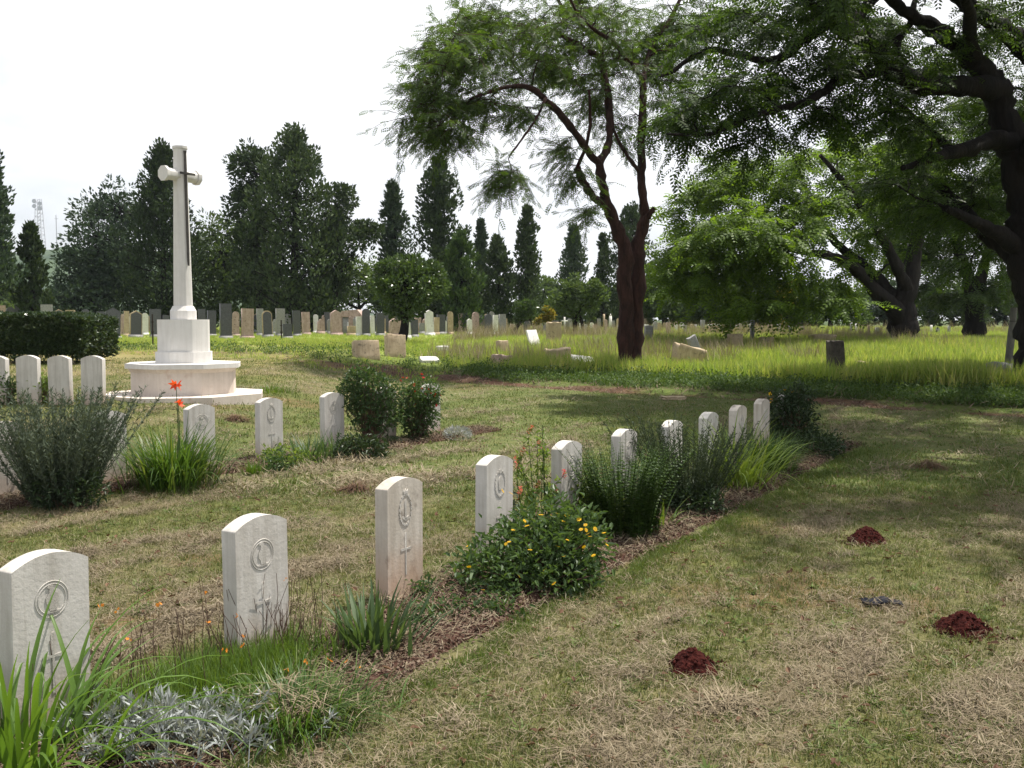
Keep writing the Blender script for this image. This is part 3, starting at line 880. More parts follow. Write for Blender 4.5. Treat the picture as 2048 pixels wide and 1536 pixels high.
loose_slab(1375, 724, (1.1, .5, .52), (0, 14, 20), 't', 'long sloping tan slab fallen in shaded weeds', jag=.12)
loose_slab(1398, 716, (.38, .16, .78), (0, -26, 28), 'g', 'grey slab leaning sideways behind the long fallen slab')
loose_slab(1470, 700, (.62, .3, .8), (-3, 0, 10), 't', 'worn tan stub standing alone in sunny long grass', jag=.12)
loose_slab(1533, 696, (.6, .3, .6), (0, 0, 15), 't', 'small buried tan stub further along the sunny grass', jag=.12)
loose_slab(1645, 692, (1.1, .5, .62), (0, 0, 8), 't', 'wide low tan tomb block deep in long grass', jag=.12)
loose_slab(1297, 694, (.36, .25, .8), (0, 0, 10), 'g', 'narrow grey stub right beside the forked tree trunk', jag=.1)
loose_slab(1671, 752, (.42, .34, 1.15), (0, -2, 15), 'b', 'dark upright weathered stone post at edge of tree shade', jag=.09)
loose_slab(1722, 738, (.34, .26, .34), (0, 5, 20), 't', 'little tan stub beside the dark stone post', jag=.12)
loose_slab(885, 702, (.5, .3, .3), (0, 0, 20), 'w', 'small white stone beside the plinths near round tree', jag=.1)
loose_slab(1348, 800, (.5, .3, .07), (0, 0, 5), 't', 'thin stone chip on the bare soil strip', sink=0, jag=.2)

# iron posts
plain('rusty_iron', (.03, .022, .018), .8, .3, .2)
for px, yt, yb, lb in ((306, 628, 690, 'thin dark iron grave post beside the stone cross'), (563, 640, 682, 'thin dark iron stake beside the small square gravestone')):
    p = onground(px, yb); p[2] = float(zt(p[0], p[1])); h = at(px, yt, p[1])[2] - p[2]
    t = thing('iron_post', lb, 'post', p)
    part('rod', tube_c([p - [0, 0, .2], p + [0, 0, h]], [.035, .03], 8), MATS['rusty_iron'], t)
    part('collar', tube_c([p + [0, 0, h * .4], p + [0, 0, h * .45]], [.06, .06], 8) + tube_c([p + [0, 0, h * .72], p + [0, 0, h * .76]], [.055, .055], 8), MATS['rusty_iron'], t)

# ------------------------------------------------------------------ trees
bark_mat('red_bark', (.012, .007, .006), (.07, .032, .025), 6)
bark_mat('dark_bark', (.005, .0045, .0045), (.022, .017, .015), 4)
leaf_mat('feather_leaf', [(.026, .052, .013), (.052, .095, .018), (.09, .15, .026)], 0.55)
leaf_mat('bright_feather_leaf', [(.06, .11, .014), (.11, .185, .02), (.18, .27, .03)], 0.55)
leaf_mat('shade_leaf', [(.0270, .0510, .0180), (.0540, .0900, .0240), (.0900, .1350, .0330)], .3)
leaf_mat('cypress_leaf', [(.020, .036, .018), (.038, .062, .026), (.07, .10, .04)], .15, .7, .15)
leaf_mat('cypress_green_leaf', [(.0352, .0672, .0256), (.0672, .1120, .0352), (.1120, .1680, .0480)], .2, .7, .15)
leaf_mat('blue_pine_leaf', [(.024, .042, .026), (.044, .072, .042), (.08, .115, .065)], .15, .7, .15)
leaf_mat('glossy_leaf', [(.0275, .0562, .0175), (.0625, .1063, .0275), (.1125, .1750, .0400)], .3, .35, .5)
leaf_mat('hedge_leaf', [(.018, .036, .016), (.042, .07, .024), (.11, .15, .05)], .2, .3, .6)
leaf_mat('mid_leaf', [(.0455, .0780, .0260), (.0845, .1300, .0416), (.1300, .1885, .0585)], .35)
leaf_mat('yellow_leaf', [(.20, .15, .02), (.32, .24, .03), (.10, .14, .03)], .4)
leaf_mat('orange_blossom', [(.09, .035, .02), (.13, .06, .03), (.05, .06, .025)], .4)

FROND = proto_frond(5, .36, .13, .25)
FROND_B = proto_frond(4, .40, .19, .35)

def grow_tree(name, label, limbs, attr, D, seed, leafmat, barkmat, center, fr_scale=.42, twigs=5, fpt=11, proto=FROND, group=None, droop=.35, stub=()):
    """limbs: lists of world (point, radius); attr: (K,3) points the crown grows to; thing > trunk, branches, crown"""
    r = rng_of(seed)
    base = limbs[0][0][0]
    t = thing(name, label, 'tree', base + np.array([0, 0, .0]), group)
    tr = []; nodes = []; nrad = []
    for k, lb in enumerate(limbs):
        P, q = catmull([p for p, _ in lb], [x for _, x in lb], 5)
        if k == 0 or len(lb[0]) > 2:
            pass
        wob = np.cumsum(r.normal(0, 1, P.shape), axis=0); wob -= np.linspace(0, 1, len(P))[:, None] * wob[-1]
        P = P + wob * np.minimum(q, .16)[:, None] * .11 + (r.random(P.shape) - .5) * np.minimum(q, .12)[:, None] * .3
        tr += tube_c(P, q * (1 + .10 * r.normal(0, 1, len(q)).clip(-1.5, 1.5)), 12 if q[0] > .2 else 8, lump=.24, seed=seed + k)
        nodes += list(P[2:]); nrad += list(q[2:])
    br = []
    N = np.array(nodes); Q = np.array(nrad)
    order = np.argsort([np.min(np.linalg.norm(N - a, axis=1)) for a in attr])
    N = list(N); Q = list(Q)
    tips = []
    for oi in order:
        a = attr[oi]
        NN = np.array(N)
        dv = a - NN
        ds = np.linalg.norm(dv, axis=1) + np.maximum(0, -dv[:, 2]) * .5 + (np.array(Q) > .28) * 2.0
        k = int(np.argmin(ds)); s = NN[k]; L = np.linalg.norm(a - s)
        if L < .15:
            tips.append((np.array([a, a + [0, 0, .01]]), np.array([0, 0, 1.0]))); continue
        mid = s + (a - s) * .5 + np.array([0, 0, 1]) * L * .14 + unit(r, 1)[0] * L * .16
        r0 = min(Q[k] * .75, .018 + .022 * L); r1 = max(.010, r0 * .3)
        ns = max(4, int(L / .35))
        tt = np.linspace(0, 1, ns + 1)[:, None]
        P = (1 - tt) ** 2 * s + 2 * tt * (1 - tt) * mid + tt * tt * a
        P[1:-1] += (r.random((ns - 1, 3)) - .5) * .14
        rr = r0 + (r1 - r0) * tt[:, 0]
        br.append(tube(P, rr, 5))
        N += list(P[1:]); Q += list(rr[1:])
        tips.append((P, (P[-1] - P[-2])))
    # twigs and fronds
    FP, FD, FS = [], [], []
    for Pb, dr_ in tips:
        a = Pb[-1]
        out = a - center; out[2] *= .3; out /= np.linalg.norm(out) + 1e-6
        for k in range(twigs):
            dv = dr_ / (np.linalg.norm(dr_) + 1e-6) * .5 + out * .45 + unit(r, 1)[0] * 1.0
            dv[2] = dv[2] * .55 - .12
            dv /= np.linalg.norm(dv)
            L = r.uniform(.55, 1.45) * max(fr_scale, .38) / .42
            i0 = len(Pb) - 1 - int(r.random() ** 1.3 * min(len(Pb) - 1, 4)); a = Pb[i0] + (Pb[max(0, i0 - 1)] - Pb[i0]) * r.random()
            P = np.array([a, a + dv * L * .5 + [0, 0, -.02], a + dv * L + [0, 0, -droop * L * .6]])
            br.append(tube(P, [.010, .007, .004], 3))
            for j in range(fpt):
                s = (j + r.random()) / fpt
                p = (1 - s) ** 2 * P[0] + 2 * s * (1 - s) * P[1] + s * s * P[2]
                sd = np.cross(dv, [0, 0, 1.0]); sd /= np.linalg.norm(sd) + 1e-6
                fd = dv * .7 + sd * (1 if j % 2 else -1) * r.uniform(.4, 1.1) + np.array([0, 0, r.uniform(-.7, .15)])
                FP.append(p); FD.append(fd); FS.append(r.uniform(.7, 1.25) * fr_scale)
    FP = np.array(FP); FD = np.array(FD); FS = np.array(FS)
    part('trunk', tr, MATS[barkmat], t, True)
    part('branches', br, MATS[barkmat], t, True)
    part('crown', [oriented(FP, FD, FS, proto, r.normal(0, .5, len(FP)))], MATS[leafmat], t)
    return t

def limb_px(D, pts):
    return [(at(x, y, D + dd), rr * (D + dd) / FOC) for x, y, rr, dd in pts]

def blobs(seed, D, lst, dens=1.0):
    """attractor points filling ellipsoids traced as (px,py,rx,ry,dd,depth,count)"""
    r = rng_of(seed); out = []
    for x, y, rx, ry, dd, dep, cnt in lst:
        for k in range(int(cnt * dens)):
            v = unit(r, 1)[0] * r.random() ** .45
            Y = D + dd + v[1] * dep
            out.append(at(x + v[0] * rx, y - v[2] * ry, Y))
    return np.array(out)

# --- the forked jacaranda standing in the rough grass
JD = 33.5
pj = onground(1262, 738); JD = pj[1]
def limb_j(pts): return [(p_, r_ * .86) for p_, r_ in limb_px(JD, pts)]
jl = [
 limb_j( [(1248, 752, 24, 0), (1252, 725, 18, 0), (1249, 640, 18, -.1), (1245, 560, 18, -.15), (1244, 500, 17, -.15), (1227, 452, 14, -.1), (1209, 408, 12, -.2), (1203, 370, 11, -.2), (1199, 326, 11, -.2)]),
 limb_j( [(1274, 752, 22, .1), (1270, 725, 16, .1), (1273, 640, 17, .1), (1275, 560, 17, .1), (1274, 495, 16, .1), (1287, 440, 12, .2), (1283, 385, 10, .2), (1282, 330, 9.5, .3), (1284, 250, 9, .3), (1283, 190, 8, .3), (1284, 150, 7, .2)]),
 limb_j( [(1212, 412, 10, -.2), (1190, 395, 9, -.5), (1168, 366, 9, -.8), (1153, 334, 9, -1.0)]),
 limb_j( [(1153, 338, 4, -1.0), (1172, 290, 4, -1.2), (1180, 240, 3.5, -1.4), (1178, 180, 3, -1.8)]),
 limb_j( [(1201, 330, 9, -.2), (1165, 285, 9, -.6), (1120, 230, 8.5, -1.2), (1085, 192, 8, -1.6), (1055, 174, 7, -2.0), (1020, 172, 5, -2.4), (985, 182, 4, -2.8), (940, 198, 3, -3.2)]),
 limb_j( [(1199, 330, 9, -.2), (1220, 282, 8.5, .2), (1222, 220, 9, .6), (1212, 152, 9, 1.0), (1204, 120, 8, 1.2), (1170, 97, 6, 1.2), (1110, 64, 5, 1.0), (1050, 53, 4, .8), (1005, 52, 3, .6)]),
 limb_j( [(1204, 125, 6, 1.2), (1200, 80, 5, 1.6), (1160, 50, 4, 2.0), (1120, 10, 4, 2.5), (1100, -60, 3, 3)]),
 limb_j( [(1284, 155, 6, .2), (1255, 122, 6, -.5), (1225, 85, 5, -1.2), (1190, 62, 4, -2), (1150, 20, 3, -3), (1120, -60, 3, -4)]),
 limb_j( [(1283, 170, 6, .3), (1300, 100, 5, 1.4), (1340, 40, 5, 2.6), (1380, -40, 4, 4)]),
 limb_j( [(1279, 346, 5, .3), (1258, 318, 4.5, .0), (1240, 288, 4, -.3), (1226, 255, 3.5, -.6)]),
 limb_j( [(1284, 450, 9, .2), (1297, 430, 7, .1), (1308, 415, 5, 0)]),
 limb_j( [(1090, 195, 4, -1.6), (1075, 230, 3, -2.4), (1050, 270, 2.5, -3.0), (1020, 310, 2, -3.4)]),
]
ja = blobs(11, JD, [
 (870, 180, 66, 90, -3, 2.5, 16), (850, 250, 55, 40, -3, 2, 6), (905, 95, 60, 70, -2, 3, 14), (905, 260, 55, 35, -3, 2, 8), (960, 130, 60, 70, -2, 3, 11), (1000, 50, 90, 55, 0, 4, 17),
 (955, 215, 60, 30, -2, 2, 8), (1085, 120, 80, 65, 1, 4, 18), (1060, 230, 60, 25, -1, 2, 5), (1150, 35, 115, 55, 1, 4, 22), (1010, 355, 32, 25, -3.5, 1, 6), (1130, 290, 45, 35, -1, 2, 4), (1180, 170, 80, 65, 2, 3, 12), (1150, 360, 35, 30, -1, 1, 3),
 (1250, 85, 95, 80, 2, 4, 20), (1350, 50, 95, 60, 3, 4, 13), (1355, 210, 65, 60, 1, 3, 12), (1325, 120, 70, 55, 3, 3, 10), (1250, 260, 60, 40, 1, 2, 4), (1185, 420, 28, 22, -1, .8, 2),
 (1000, -60, 130, 50, 1, 5, 8), (1180, -90, 140, 60, 1, 6, 9), (1350, -80, 120, 60, 2, 6, 8)], 2.0)
grow_tree('jacaranda_tree', 'feathery tree with a dark reddish trunk forking into two stems in the rough grass', jl, ja, JD, 21, 'feather_leaf', 'red_bark', at(1260, 200, JD), .27, 5, 9, droop=.3)

# --- the great spreading tree whose trunk stands at the right
BD = 26.0
bl = [
 limb_px(BD, [(2110, 800, 80, 0), (2100, 760, 60, 0), (2094, 700, 50, 0), (2084, 620, 46, 0), (2072, 550, 46, 0), (2062, 480, 42, 0), (2056, 420, 34, 0), (2042, 350, 30, 0), (2024, 285, 27, 0), (2008, 225, 26, 0), (2000, 185, 25, 0), (1985, 150, 25, -.2), (1950, 108, 20, -.5), (1900, 66, 17, -.9), (1850, 36, 14, -1.3), (1800, 8, 12, -1.8), (1740, -40, 9, -2.4)]),
 limb_px(BD, [(2005, 185, 22, 0), (1960, 173, 21, -.5), (1900, 173, 20, -1.0), (1850, 165, 20, -1.5), (1802, 140, 19, -2.0), (1775, 105, 15, -2.3), (1730, 70, 14, -2.8), (1690, 60, 12, -3.2), (1660, 40, 10, -3.6), (1610, -5, 8, -4.2)]),
 limb_px(BD, [(1800, 145, 12, -2), (1760, 140, 10, -2.4), (1725, 148, 10, -2.8), (1680, 152, 9, -3.2), (1650, 182, 9, -3.5), (1600, 207, 8, -3.9), (1540, 222, 7, -4.3), (1480, 242, 5, -4.8), (1430, 266, 4, -5.2), (1390, 270, 3, -5.5), (1335, 268, 2.5, -6)]),
 limb_px(BD, [(1680, 58, 10, -3.3), (1650, 55, 9, -3.0), (1610, 80, 9, -2.6), (1575, 110, 9, -2.3), (1530, 123, 8, -2.0), (1480, 112, 7, -1.6), (1420, 101, 6, -1.2), (1380, 116, 5, -.8), (1340, 146, 4, -.5), (1300, 150, 3, -.2)]),
 limb_px(BD, [(1690, 60, 10, -3.2), (1720, 20, 10, -2.6), (1760, -20, 9, -2), (1800, -80, 7, -1)]),
 limb_px(BD, [(2090, 330, 26, 1), (2085, 170, 24, .6), (2045, 90, 20, .2), (2000, 52, 18, -.4), (1955, 20, 17, -1.0), (1910, -20, 14, -1.6), (1850, -90, 10, -2.4)]),
 limb_px(BD, [(2020, 285, 20, -.2), (1990, 285, 18, -.6), (1945, 300, 16, -1.1), (1900, 310, 12, -1.6), (1850, 322, 8, -2.2), (1805, 336, 5, -2.8)]),
 limb_px(BD, [(1905, 308, 9, -1.5), (1870, 275, 8, -1.2), (1840, 245, 7, -.9), (1800, 212, 5, -.6), (1770, 190, 4, -.3)]),
 limb_px(BD, [(2060, 525, 30, 0), (2005, 482, 20, .6), (1940, 430, 14, 1.4), (1885, 375, 10, 2.2), (1835, 345, 7, 3.0)]),
 limb_px(BD, [(2045, 500, 24, 0), (1990, 465, 15, -.5), (1940, 440, 10, -.9), (1890, 415, 7, -1.4)]),
 limb_px(BD, [(1800, 130, 8, -2), (1795, 90, 7, -1.6), (1820, 50, 6, -1.2), (1830, 0, 5, -.8)]),
 limb_px(BD, [(2060, 330, 26, -.4), (2100, 200, 24, -2), (2120, 60, 18, -4), (2080, -120, 14, -6.5), (2000, -300, 9, -9)]),
 limb_px(BD, [(2090, 400, 30, 0), (2180, 240, 26, .4), (2280, 80, 20, .8), (2380, -60, 14, 1.4)]),
 limb_px(BD, [(1950, 108, 14, -.5), (1930, 0, 12, -3), (1880, -130, 9, -6), (1800, -300, 6, -9)]),
]
ba = blobs(12, BD, [
 (1460, 180, 80, 60, -4, 2, 10), (1440, 60, 90, 60, -2, 2.5, 10), (1390, 240, 60, 25, -5, 1, 5), (1545, 170, 80, 50, -3, 2.5, 9), (1560, 40, 90, 60, -2, 3, 12), (1530, 280, 60, 25, -4, 1.5, 4),
 (1680, 110, 80, 60, -2, 3, 10), (1690, 0, 90, 50, -2, 4, 11), (1650, 230, 70, 40, -3, 2, 7), (1780, 60, 80, 50, 0, 4, 10), (1800, 200, 90, 60, -1, 4, 13), (1850, 290, 100, 60, 1, 4, 14), (1900, 110, 90, 60, 1, 4, 9),
 (1800, 380, 90, 60, 2, 3, 12), (1900, 400, 80, 70, 2, 3, 12), (1990, 40, 90, 60, 1, 4, 12), (2050, 250, 60, 120, 2, 4, 12), (1970, 230, 40, 60, 3, 3, 8), (2060, 420, 60, 80, 3, 3, 9), (1960, 520, 50, 40, 3, 2, 4),
 (1700, -120, 150, 90, -3, 6, 26), (1900, -150, 160, 90, -4, 7, 26), (2100, -100, 150, 120, -3, 7, 26), (2300, 50, 150, 150, 0, 6, 18), (2000, -350, 260, 120, -8, 5, 36), (1750, -330, 180, 100, -8, 4, 22), (2250, -300, 200, 150, -6, 6, 20)], 1.25)
grow_tree('spreading_tree', 'great dark limbed spreading tree with massive trunk and wide feathery canopy', bl, ba, BD, 22, 'feather_leaf', 'dark_bark', at(2000, 200, BD), .37, 5, 9, droop=.35)

# --- its neighbour, whose trunk stands outside the picture and whose canopy shades the lawn
def W3(x, y, z, r_): return (np.array([x, y, z], float), r_)
sl = [
 [W3(14.5, 11.5, -.3, .75), W3(14.5, 11.5, .6, .6), W3(14.2, 11.6, 3, .5), W3(13.4, 12, 5, .42), W3(12, 12.3, 7, .3), W3(10, 12.5, 8.6, .2), W3(8, 12.4, 9.6, .12)],
 [W3(14.2, 11.6, 3.2, .35), W3(14.8, 12.6, 5, .3), W3(15, 14, 7.4, .22), W3(14, 15.8, 9.4, .13)],
 [W3(13.2, 12, 5.2, .3), W3(11.5, 10.6, 7, .24), W3(9.6, 9.2, 8.6, .16), W3(7.8, 8, 9.4, .1)],
 [W3(12.4, 12.2, 6.6, .22), W3(10.8, 14.2, 8.4, .16), W3(9, 16, 9.6, .1)],
 [W3(14.4, 11.5, 3.4, .3), W3(15.4, 9.6, 5.6, .24), W3(15, 7.6, 8, .14)],
]
rr_ = rng_of(15)
sa = []
for cx, cy, cz, ax_, ay_, az_, n_ in ((8.2, 12.2, 10.4, 2.6, 3.2, 1.0, 28), (9.4, 16, 10.4, 2.4, 2.4, .9, 20), (12, 11, 11, 3, 4, 1.2, 30), (14.5, 14.5, 10.6, 3, 3, 1.2, 20), (14.5, 9, 9.6, 3, 2.5, 1.2, 12)):
    v = unit(rr_, n_) * rr_.random((n_, 1)) ** .45
    sa.append(np.array([cx, cy, cz]) + v * [ax_, ay_, az_])
grow_tree('spreading_tree', 'spreading tree beside the lawn whose wide canopy shades the turf', sl, np.concatenate(sa), 12, 25, 'feather_leaf', 'dark_bark', np.array([13., 11.8, 8.]), .40, 5, 8, FROND_B)

# --- two spreading trees further back, lit from behind
MD = 46.0
ml = [
 limb_px(MD, [(1808, 700, 34, 0), (1808, 672, 28, 0), (1808, 640, 26, 0), (1812, 600, 22, 0), (1822, 550, 18, .3), (1835, 480, 14, .6), (1845, 410, 9, 1), (1858, 330, 4, 1.5)]),
 limb_px(MD, [(1806, 650, 22, 0), (1782, 612, 16, -.4), (1745, 575, 13, -.9), (1700, 530, 11, -1.6), (1650, 510, 8, -2.4), (1590, 500, 5, -3.2), (1540, 490, 4, -4)]),
 limb_px(MD, [(1800, 625, 16, 0), (1770, 578, 13, .4), (1735, 540, 11, .8), (1690, 505, 9, 1.4), (1640, 450, 7, 2), (1580, 400, 5, 2.6), (1500, 360, 4, 3.2)]),
 limb_px(MD, [(1816, 590, 15, 0), (1790, 520, 11, -.6), (1740, 440, 9, -1.4), (1690, 370, 6, -2.2), (1640, 310, 4, -3)]),
]
ma_ = blobs(13, MD, [
 (1500, 430, 110, 80, -1, 4, 28), (1400, 490, 70, 60, -1, 3, 14), (1550, 340, 110, 50, 1, 4, 18), (1480, 540, 120, 45, -2, 3, 14), (1640, 420, 110, 90, 0, 4, 24), (1620, 560, 80, 40, -2, 2, 9), (1650, 300, 90, 50, 1, 4, 13),
 (1740, 350, 100, 80, 0, 5, 18), (1740, 500, 80, 60, 1, 4, 10), (1830, 330, 90, 90, 2, 4, 16), (1380, 400, 50, 40, 0, 2, 7), (1600, 610, 30, 20, -2, 1, 2), (1450, 350, 70, 40, 1, 3, 9), (1400, 570, 80, 45, -2, 3, 13), (1510, 610, 80, 30, -3, 2, 9), (1350, 520, 40, 60, -1, 2, 8), (1570, 470, 90, 70, -3, 2, 14), (1690, 600, 60, 30, -3, 2, 5), (1480, 480, 110, 60, -4, 2, 16), (1420, 430, 70, 60, 2, 2, 10)])
grow_tree('spreading_tree', 'bright green feathery tree leaning left with a thick low forking trunk', ml, ma_, MD, 23, 'bright_feather_leaf', 'dark_bark', at(1700, 420, MD), .50, 5, 10, FROND_B)
ND = 52.0
nl = [
 limb_px(ND, [(1945, 700, 24, 0), (1946, 675, 20, 0), (1946, 620, 17, 0), (1938, 570, 14, .2), (1922, 520, 11, .4), (1900, 450, 9, .8), (1880, 380, 6, 1.2)]),
 limb_px(ND, [(1948, 620, 13, 0), (1962, 560, 11, -.3), (1985, 490, 9, -.8), (2010, 420, 7, -1.4)]),
]
na_ = blobs(14, ND, [(1880, 480, 70, 60, 0, 4, 12), (1900, 380, 100, 80, 1, 5, 16), (1990, 400, 90, 90, 0, 5, 14), (2040, 520, 50, 50, 0, 3, 7), (1960, 300, 100, 60, 1, 5, 12), (1875, 570, 40, 40, 0, 2, 6), (2080, 420, 60, 90, 0, 4, 8), (1830, 430, 70, 80, 2, 4, 14), (1780, 470, 60, 60, 3, 3, 9), (1960, 580, 60, 30, 1, 3, 6), (1850, 260, 100, 80, 3, 4, 16), (1960, 180, 100, 80, 3, 4, 12), (1990, 330, 90, 90, 3, 4, 14), (1760, 290, 90, 70, 4, 4, 12), (1930, 470, 80, 60, 3, 3, 10)])
grow_tree('spreading_tree', 'shady feathery tree with slim forked trunk behind the great tree', nl, na_, ND, 24, 'shade_leaf', 'dark_bark', at(1950, 420, ND), .55, 5, 9, FROND_B)

# --- crowns built of leaf clumps: cypresses, pines, broad trees, shrubs
LEAF1 = proto_leaf(.5, .12)
def clump_points(r, c, rad, n, shell=.5):
    v = unit(r, n); q = r.random(n) ** (1 / 3)
    q = shell * (1 - (1 - q) * .45) + (1 - shell) * q
    return c + v * q[:, None] * np.asarray(rad), v

def cypress(name, label, px, pyb, pyt, wpx, D, seed, mat, prof='cone', n=9000, group=None, leaf=.30, gap=.25, trunk_show=.06):
    r = rng_of(seed)
    base = at(px, pyb, D); base[2] = float(zt(base[0], base[1]))
    H = at(px, pyt, D)[2] - base[2]; W = wpx * D / FOC / 2
    t = thing(name, label, 'tree', base, group)
    pr = {'cone': lambda s: np.interp(s, [0, .08, .2, .5, .8, 1], [.55, .95, 1, .75, .42, .05]),
          'column': lambda s: np.interp(s, [0, .1, .35, .6, .85, 1], [.5, .85, 1, .95, .62, .1]),
          'broad': lambda s: np.interp(s, [0, .12, .4, .7, .9, 1], [.55, .85, 1, .85, .55, .15])}[prof]
    K = int(H * (14 if prof != 'broad' else 9))
    br, PP, VV = [], [], []
    per = max(10, n // K)
    tr = tube_c(catmull([base - [0, 0, .3], base + [0, 0, H * .3], base + [W * .05, 0, H * .65], base + [0, 0, H * .97]], [.028 * H, .021 * H, .012 * H, .01], 4)[0], catmull([base] * 3 + [base + 1], [.028 * H, .021 * H, .012 * H, .01], 4)[1], 8)
    for k in range(K):
        s = (k + r.random()) / K
        s = trunk_show + (1 - trunk_show) * s
        a = r.random() * 2 * math.pi
        rad = W * pr(s) * r.uniform(.40, 1.20)
        if r.random() < gap * .5: rad *= .6
        tip = base + np.array([math.cos(a) * rad, math.sin(a) * rad, s * H])
        st = base + np.array([0, 0, max(0, s * H - rad * r.uniform(.2, .7))])
        br.append(tube(np.array([st, (st + tip) / 2 + [0, 0, -.04 * rad], tip]), [.02 + .012 * rad, .012 + .008 * rad, .01], 4))
        cs = W * r.uniform(.17, .30) * (1.15 - .5 * s)
        cz = cs * r.uniform(1.1, 1.9)
        p, v = clump_points(r, tip - [0, 0, cz * .2], (cs, cs, cz), per, .6)
        PP.append(p); v[:, 2] = np.abs(v[:, 2]) * .5 + .6; VV.append(v)
        # some foliage along the branch
        m_ = per // 3
        f = r.random(m_)[:, None]
        PP.append(st * (1 - f) + tip * f + r.normal(0, cs * .35, (m_, 3))); VV.append(unit(r, m_) + [0, 0, .6])
    PP = np.concatenate(PP); VV = np.concatenate(VV)
    part('trunk', tr, MATS['dark_bark'], t, True)
    part('branches', br, MATS['dark_bark'], t, True)
    part('crown', [oriented(PP, VV, r.uniform(.6, 1.3, len(PP)) * leaf, LEAF1, r.random(len(PP)) * 6.28)], MATS[mat], t)
    return t

def broad_tree(name, label, D, base_px, lobes, seed, mat, n=9000, leaf=.32, cat='tree', group=None, trunk_r=.25, stems=1, shell=.55):
    """lobes in pixels: (px,py,rx,ry,dd)"""
    r = rng_of(seed)
    base = at(base_px[0], base_px[1], D); base[2] = float(zt(base[0], base[1]))
    t = thing(name, label, cat, base, group)
    C = [at(x, y, D + dd) for x, y, rx, ry, dd in lobes]
    Rr = [(rx * D / FOC, (rx + ry) / 2 * D / FOC, ry * D / FOC) for x, y, rx, ry, dd in lobes]
    vol = np.array([a * b2 * c_ for a, b2, c_ in Rr]) ** (2 / 3); vol /= vol.sum()
    tr, br, PP, VV = [], [], [], []
    ctr = np.mean(C, axis=0)
    top = base + (ctr - base) * np.array([.4, .4, .55])
    for s in range(stems):
        off = np.array([r.normal(0, .12), r.normal(0, .12), 0]) * (stems > 1) * 2
        tr += tube_c(catmull([base + off - [0, 0, .3], base + off + (top - base) * .5 + r.normal(0, .08, 3), top], [trunk_r * 1.2, trunk_r * .9, trunk_r * .7], 4)[0], catmull([base, base + 1, base + 2], [trunk_r * 1.2, trunk_r * .9, trunk_r * .7], 4)[1], 9, lump=.15, seed=seed)
    for c_, rd, w in zip(C, Rr, vol):
        k = max(8, int(n * w / 55))
        per = max(12, int(n * w / k))
        br.append(tube(catmull([top - (top - base) * .1, (top + c_) / 2 + r.normal(0, .1, 3), c_], [trunk_r * .55, trunk_r * .35, trunk_r * .15], 3)[0], catmull([top, top + 1, top + 2], [trunk_r * .55, trunk_r * .35, trunk_r * .15], 3)[1], 6))
        v = unit(r, k); q = r.uniform(.55, 1.02, k)
        tips = c_ + v * q[:, None] * np.array(rd)
        for tp in tips:
            br.append(tube(np.array([c_ + (tp - c_) * .05, (c_ + tp) / 2 + r.normal(0, .05, 3), tp]), [.02 + trunk_r * .08, .015 + trunk_r * .04, .008], 3))
            cs = (rd[0] * rd[1] * rd[2]) ** (1 / 3) * r.uniform(.22, .38)
            p, vv = clump_points(r, tp, (cs, cs, cs * .75), per, shell)
            PP.append(p); VV.append(vv + [0, 0, .25])
    PP = np.concatenate(PP); VV = np.concatenate(VV)
    part('trunk', tr, MATS['dark_bark'], t, True)
    part('branches', br, MATS['dark_bark'], t, True)
    part('crown', [oriented(PP, VV, r.uniform(.6, 1.3, len(PP)) * leaf, LEAF1, r.random(len(PP)) * 6.28)], MATS[mat], t)
    return t

cypress('conifer_tree', 'tall pointed conifer directly behind the stone cross', 330, 660, 298, 170, 74, 31, 'cypress_leaf', 'cone', 14000)
cypress('conifer_tree', 'tallest broad conifer with drooping skirt behind pink gravestones', 590, 662, 264, 185, 70, 32, 'cypress_leaf', 'column', 13000)
cypress('conifer_tree', 'ragged dark pine beside the tall column shaped cypress', 788, 660, 368, 95, 78, 33, 'blue_pine_leaf', 'cone', 7000, gap=.7)
cypress('cypress_tree', 'tall column shaped cypress standing behind the small round tree', 878, 662, 317, 98, 74, 34, 'cypress_leaf', 'column', 9000, gap=.4)
cypress('cypress_tree', 'plump lower cypress tucked beside the tall column shaped one', 922, 662, 470, 76, 70, 35, 'cypress_green_leaf', 'column', 6000)
cypress('cypress_tree', 'slim pointed cypress in the back of the cypress row', 962, 660, 441, 52, 88, 36, 'blue_pine_leaf', 'cone', 5000)
cypress('cypress_tree', 'short blunt cypress in front of the slim pointed one', 994, 660, 476, 62, 80, 37, 'cypress_leaf', 'column', 5000)
cypress('cypress_tree', 'separate tapering cypress with open gaps in its crown', 1054, 660, 416, 74, 82, 38, 'cypress_leaf', 'cone', 6000, gap=.6)
cypress('cypress_tree', 'pale hazy cypress left of the forked tree trunk', 1146, 660, 455, 84, 92, 39, 'blue_pine_leaf', 'cone', 5500)
cypress('cypress_tree', 'cypress seen between the two stems of the forked tree', 1262, 660, 414, 100, 90, 40, 'cypress_leaf', 'broad', 6000)
cypress('cypress_tree', 'shorter cypress beside the hazy one near forked tree', 1205, 660, 470, 50, 95, 41, 'cypress_leaf', 'cone', 4000)
cypress('conifer_tree', 'tall ragged conifer at the far end of the hedge', -12, 655, 285, 120, 62, 42, 'blue_pine_leaf', 'cone', 8000, gap=.8, trunk_show=.25)
cypress('cypress_tree', 'small dense cypress beside the ragged conifer and hill', 68, 655, 452, 56, 64, 43, 'cypress_leaf', 'column', 5000)
broad_tree('broad_tree', 'wide domed dark tree behind the clipped hedge', 78, (180, 655), [(200, 480, 70, 95, 0), (240, 415, 55, 62, 1), (160, 550, 55, 65, -1), (265, 530, 70, 90, 0), (175, 600, 110, 45, -2), (215, 560, 70, 70, 0)], 51, 'blue_pine_leaf', 19000)
